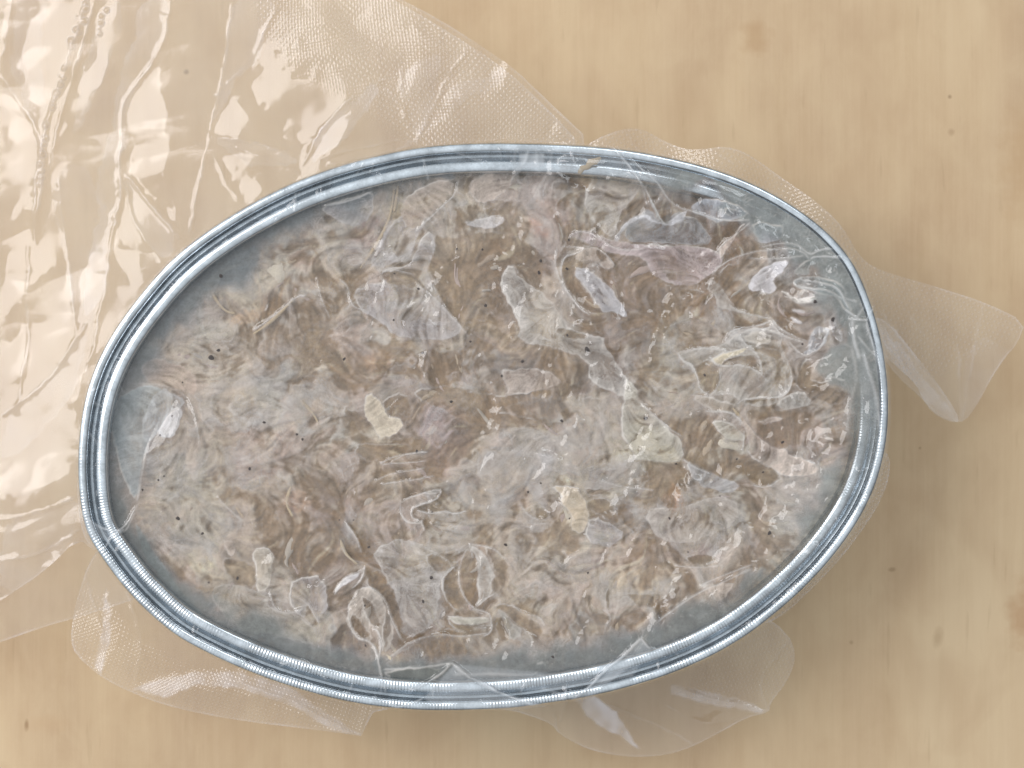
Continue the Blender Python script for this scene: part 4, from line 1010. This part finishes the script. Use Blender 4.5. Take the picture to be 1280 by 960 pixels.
gyn, gxn = np.gradient(np.abs(noise(110, 405, ax=1.5, ay=.7)) * 7 + np.abs(noise(48, 406, ax=1.3, ay=.8)) * 1.8 + np.abs(noise(17, 409)) * .14 + np.abs(noise(230, 407, ax=1.6, ay=.6)) * 16, ST)
wleft = smooth(620, 300, UU)
GX += gxn * (.24 + .10 * wleft); GY += gyn * (.24 + .10 * wleft)
hs = poisson(GX, GY) * S                # metres
creases = [([(260,172),(300,172),(350,187)],2.2,.5),([(260,176),(320,190),(375,217)],2,.5),([(262,180),(278,225),(300,255)],2,.5),([(290,0),(277,90),(262,165),(247,240),(235,290)],2.4,.6),([(215,0),(208,60),(165,110),(152,130),(150,190),(148,240),(138,290),(130,360)],2.6,.8),
 ([(110,0),(85,80),(60,140),(45,200),(40,300)],3.4,.9),([(120,0),(100,70),(78,130),(60,210)],2.4,.7),([(345,10),(315,70),(280,105)],2,.5),([(480,100),(450,110),(410,150),(378,205)],2.6,.9),([(500,85),(507,150),(512,160)],2,.5),([(520,177),(550,120),(585,60)],2.6,.8),
 ([(480,110),(500,130),(508,150)],2.2,.6),([(15,0),(0,70)],2,.6),([(0,95),(40,150),(55,200),(45,280)],3,.8),([(155,215),(190,260),(226,300)],2.2,.6),([(150,220),(165,280),(205,330)],1.8,.4),([(130,360),(120,420),(112,470)],2,.5),([(0,520),(60,480),(110,400)],3,.6),
 ([(0,700),(60,690),(105,660)],2.6,.6),([(0,752),(50,730),(102,672)],2.6,.7),([(0,650),(50,640),(98,620)],2.4,.7),([(345,200),(360,185),(400,172)],2,.3),([(400,200),(440,190),(500,176)],2.4,.6),([(410,208),(450,200),(520,182)],2,.6),([(70,220),(85,330),(95,420)],2.4,.5),([(30,300),(35,400),(20,520)],2.6,.5),
 ([(1100,390),(1150,455),(1200,525)],2.2,.7),([(1095,410),(1140,470),(1195,522)],1.8,.5),([(1080,380),(1120,430),(1140,490)],2,.5),([(1195,430),(1202,525)],2.5,.4),([(840,862),(900,872),(958,888)],2,.6),([(840,858),(960,890)],1.5,.4),([(455,884),(450,918)],2,.4),([(690,890),(700,918)],2,.5),([(830,880),(880,905),(930,897)],2,.5),([(760,880),(810,900),(868,931)],2.2,.5),([(985,800),(950,850),(962,888)],2,.5),([(105,720),(130,790),(128,845)],2.4,.6),([(150,720),(180,790),(170,866)],2.6,.5),([(300,850),(380,880),(440,916)],2.2,.6),([(455,900),(465,885)],2,.4),([(1110,350),(1140,400),(1180,440)],2.2,.4),([(1230,380),(1215,440),(1203,525)],2.4,.5),([(890,190),(915,205)],2,.4),([(780,165),(800,190)],2,.4),([(708,876),(700,905)],1.6,.4)]
hline = np.zeros((NY, NX), np.float32)
for pts, wd, h in creases:
    p = [tuple(q) for q in chaikin(pts, 2)]; w = window(p, 16)
    d, t = line_dist(UU[w] + (JU[w] - UU[w]) * .35, VV[w] + (JV[w] - VV[w]) * .35, p)
    tp = np.clip(np.minimum(t, 1 - t) * 6 + .3, 0, 1)
    hs[w] += .001 * h * .55 * tp * np.exp(-d / (wd * 1.2)); hline[w] = np.maximum(hline[w], np.exp(-(d / (wd * .6)) ** 2) * .13 * tp * LN[w])
# little trapped bubbles along one fold
brng = np.random.default_rng(9)
for a, b_, n in (((108,0),(90,60),9),((85,75),(62,140),9),((58,150),(46,235),10),((130,10),(118,45),5)):
    for k in range(n):
        t = (k + brng.uniform(0, .8)) / n; cu_, cv_ = a[0] + (b_[0] - a[0]) * t + brng.normal(0, 2.5), a[1] + (b_[1] - a[1]) * t
        r = brng.uniform(2.2, 4.8); w = window([(cu_, cv_)], 12); q = np.hypot(UU[w] - cu_, VV[w] - cv_) / r
        hs[w] += .00035 * r / 3.5 * np.clip(1 - q * q, 0, 1); hline[w] = np.maximum(hline[w], np.exp(-((q - 1) / .25) ** 2) * .25)

FLAP_SHEEN = [([(716,872),(742,868),(770,890),(797,935),(765,915),(735,895)], .46), ([(840,857),(900,865),(960,886),(945,890),(890,878),(840,868)], .26), ([(165,862),(200,850),(250,840),(300,840),(350,852),(400,882),(452,919),(420,912),(370,882),(310,860),(250,854),(205,872)], .26),  # film reflections on the flaps, painted in as milky haze
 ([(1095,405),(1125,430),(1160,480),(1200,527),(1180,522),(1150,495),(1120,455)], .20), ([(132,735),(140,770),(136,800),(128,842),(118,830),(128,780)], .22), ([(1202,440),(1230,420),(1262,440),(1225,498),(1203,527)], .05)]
FRONT = [([(180,-20),(215,-20),(208,60),(162,120),(152,200),(135,300),(128,372),(100,405),(118,250),(140,130)], .12), ([(290,-20),(350,-20),(332,60),(285,105),(262,168),(277,90)], .12),
 ([(8,60),(25,-20),(60,-20),(45,60),(60,140),(48,200),(30,140)], .10), ([(262,168),(300,172),(350,186),(380,205),(330,210),(300,200)], .10), ([(0,650),(60,638),(102,612),(100,672),(60,712),(0,752)], .10),
 ([(380,205),(410,150),(450,110),(480,98),(462,140),(430,180)], .16), ([(500,88),(520,80),(560,70),(545,120),(522,176),(512,150)], .10), ([(150,215),(190,258),(226,298),(205,330),(165,280)], .10),
 ([(60,210),(110,200),(135,300),(125,400),(95,420),(80,320)], .07), ([(0,520),(60,480),(112,400),(105,470),(60,540),(0,580)], .09), ([(128,10),(150,0),(145,60),(110,130),(92,180),(95,120)], .09), ([(640,84),(600,120),(560,150),(520,178),(500,190),(545,140),(600,92)], .08)]
def flap(name, pts, zbase, emb=None, step=1.6, mat=None, hscale=1.0, edge_w=.30, label=None, n_ch=1, hoff=None, haze_k=1.0, jit=.25):
    """film flap from a traced outline; emb = (polygon or band width px, direction degrees)"""
    z_is_low = name in ('plain_flap', 'embossed_flap', 'seam_band')
    pts = [tuple(p) for p in chaikin(pts, n_ch, True)]
    w = window(pts, 30)
    s_ = np.full((NY, NX), -99., np.float32)
    s_[w] = poly_sdf(UU[w], VV[w], pts)
    zf = zbase + hs * hscale if hoff is None else zbase + hoff
    zf = np.maximum(zf, .0012)
    zf = zf + .00003 * noise(30, 500)
    A = {'haze': (np.exp(-((s_ - 1.0) / 1.0) ** 2) * edge_w * .5 * np.clip(1 + .6 * noise(30, 520), .3, 2) + hline * haze_k * hscale).astype(np.float32)}
    for fp, fa_ in FLAP_SHEEN:
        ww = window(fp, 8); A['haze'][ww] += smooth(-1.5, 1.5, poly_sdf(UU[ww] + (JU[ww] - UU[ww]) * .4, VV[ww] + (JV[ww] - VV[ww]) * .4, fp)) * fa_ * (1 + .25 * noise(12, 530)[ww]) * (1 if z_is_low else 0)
    if name == 'front_film':
        for fp, fa_ in FRONT:
            fp = [tuple(q) for q in chaikin(fp, 2, True)]; ww = window(fp, 8)
            sf = poly_sdf(UU[ww] + (JU[ww] - UU[ww]) * .8, VV[ww] + (JV[ww] - VV[ww]) * .8, fp)
            A['haze'][ww] += smooth(-1.2, 1.2, sf) * fa_ * (.55 + .5 * np.exp(-np.clip(sf, 0, 99) / 6)) * (1 + .2 * noise(20, 531)[ww])
    if emb:
        wgt, dir_, pitch = emb
        c, s2 = math.cos(R(dir_)), math.sin(R(dir_))
        A['emb_a'] = ((UU * c + VV * s2 + 3 * noise(80, 510)) / pitch).astype(np.float32)
        A['emb_b'] = ((-UU * s2 + VV * c + 3 * noise(80, 511)) / pitch).astype(np.float32)
        A['emb'] = wgt.astype(np.float32)
    return sheet(name, s_, (zf - zoff).astype(np.float32), A, step, mat or M_sheet, bag, k_ref=zmean(zbase, s_), label=label, win=w)
def zmean(zb, s_):
    return float(zb) if np.isscalar(zb) else float(zb[s_ > 0].mean())

def band(a, b, width_in, width_out=6):
    """1 within width_in of the line a-b on its left side, fading"""
    dx, dy = b[0] - a[0], b[1] - a[1]; L_ = math.hypot(dx, dy)
    d = ((UU - a[0]) * dy - (VV - a[1]) * dx) / L_
    return d
# big loose part at the upper left
LEFT = [(-150,-150),(320,-150),(420,-50),(500,0),(546,24),(600,58),(641,85),(690,131),(742,180),(700,240),(400,300),(250,420),(180,560),(190,700),(120,690),(100,672),(60,712),(0,752),(-60,790),(-150,820)]
LEFT2 = [(-150,-150),(300,-150),(410,-56),(490,-2),(538,26),(592,60),(633,88),(684,134),(730,184),(700,240),(400,300),(250,420),(180,560),(200,740),(98,772),(60,782),(0,803),(-80,830),(-150,850)]
d1 = band((440,-40),(742,180), 0)
e1 = smooth(-1, -6, -np.abs(d1) + 0) * 0 + smooth(150, 118, np.abs(d1)) * smooth(290, 350, UU) * (1 - smooth(0, 1, (d1 * 0)))
flap('front_film', LEFT, .0145, (e1 * .55, 40, 5.6), 1.6)
hs2 = poisson(GX * 0 + gxn * .7, GY * 0 + gyn * .7) * S * .7
hs2 = np.roll(hs2, (37, 61), (0, 1))
flap('back_film', LEFT2, .009, (e1 * 1.0, 40, 5.6), 2.2, hoff=hs2 * 1.0, haze_k=0)
# bottom-left flap
BL = [(150,690),(128,680),(110,705),(97,745),(91,772),(89,800),(95,818),(130,848),(170,868),(205,880),(260,893),(310,901),(370,908),(420,914),(449,919),(452,920),(458,906),(470,885),(560,884),(500,800),(300,760)]
dBL = poly_sdf(CU, CV, [(90,790),(135,850),(205,880),(310,901),(450,919),(450,1000),(0,1000),(0,790)]); dBL = up4(dBL)
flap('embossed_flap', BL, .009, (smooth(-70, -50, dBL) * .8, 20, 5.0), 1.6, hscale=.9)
# bottom flap
BT = [(560,870),(600,884),(640,888),(668,897),(690,906),(699,918),(722,931),(740,938),(770,944),(800,946),(835,943),(868,932),(900,915),(932,897),(962,890),(962,880),(985,852),(996,820),(985,790),(940,760),(760,800)]
eBT = smooth(845, 880, UU + (VV - 860) * .3) * smooth(885, 862, VV)
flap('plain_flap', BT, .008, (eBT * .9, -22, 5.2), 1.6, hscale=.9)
# narrow band showing beyond the right-hand wall
BR = [(1100,560),(1113,570),(1112,598),(1101,627),(1086,652),(1063,684),(1040,711),(1010,741),(985,765),(960,780),(940,780),(1040,660)]
flap('side_band', BR, .012, (np.ones((NY, NX), np.float32) * 1.8, 55, 5.2), 1.6, hscale=.35, edge_w=.3)
# embossed band along the top right and its corner
TR = [(720,200),(735,180),(752,172),(775,163),(795,160),(812,164),(835,177),(860,187),(880,187),(905,184),(930,190),(955,204),(985,225),(1015,248),(1045,275),(1060,295),(1073,318),(1092,334),(1120,344),(1170,358),(1230,377),(1283,402),(1272,430),(1258,445),(1240,472),(1225,500),(1212,520),(1200,529),(1180,523),(1164,512),(1152,497),(1146,482),(1125,462),(1100,440),(1060,430),(1000,320),(860,230)]
eTR = smooth(10, -10, (UU - 1150) * .5 + (VV - 470) * 1.0 - 10)
hTR = hs * .35 + .0016 * np.sin((UU - 735) / 145 * 2 * math.pi + .6) * smooth(1100, 1000, UU)
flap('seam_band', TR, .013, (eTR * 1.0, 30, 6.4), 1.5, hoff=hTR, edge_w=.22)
# tongue of film under that corner
TG = [(1085,395),(1110,400),(1150,450),(1180,490),(1202,528),(1185,527),(1165,516),(1152,498),(1120,470),(1100,440)]
flap('folded_corner', TG, .017, None, 1.5, hscale=.6, edge_w=.3)
# crinkled tip at the left of the rim
TL = [(97,590),(99,640),(104,668),(112,682),(130,684),(140,660),(120,600)]
flap('pinched_film', TL, .030, None, 1.5, hscale=.3, edge_w=.4)
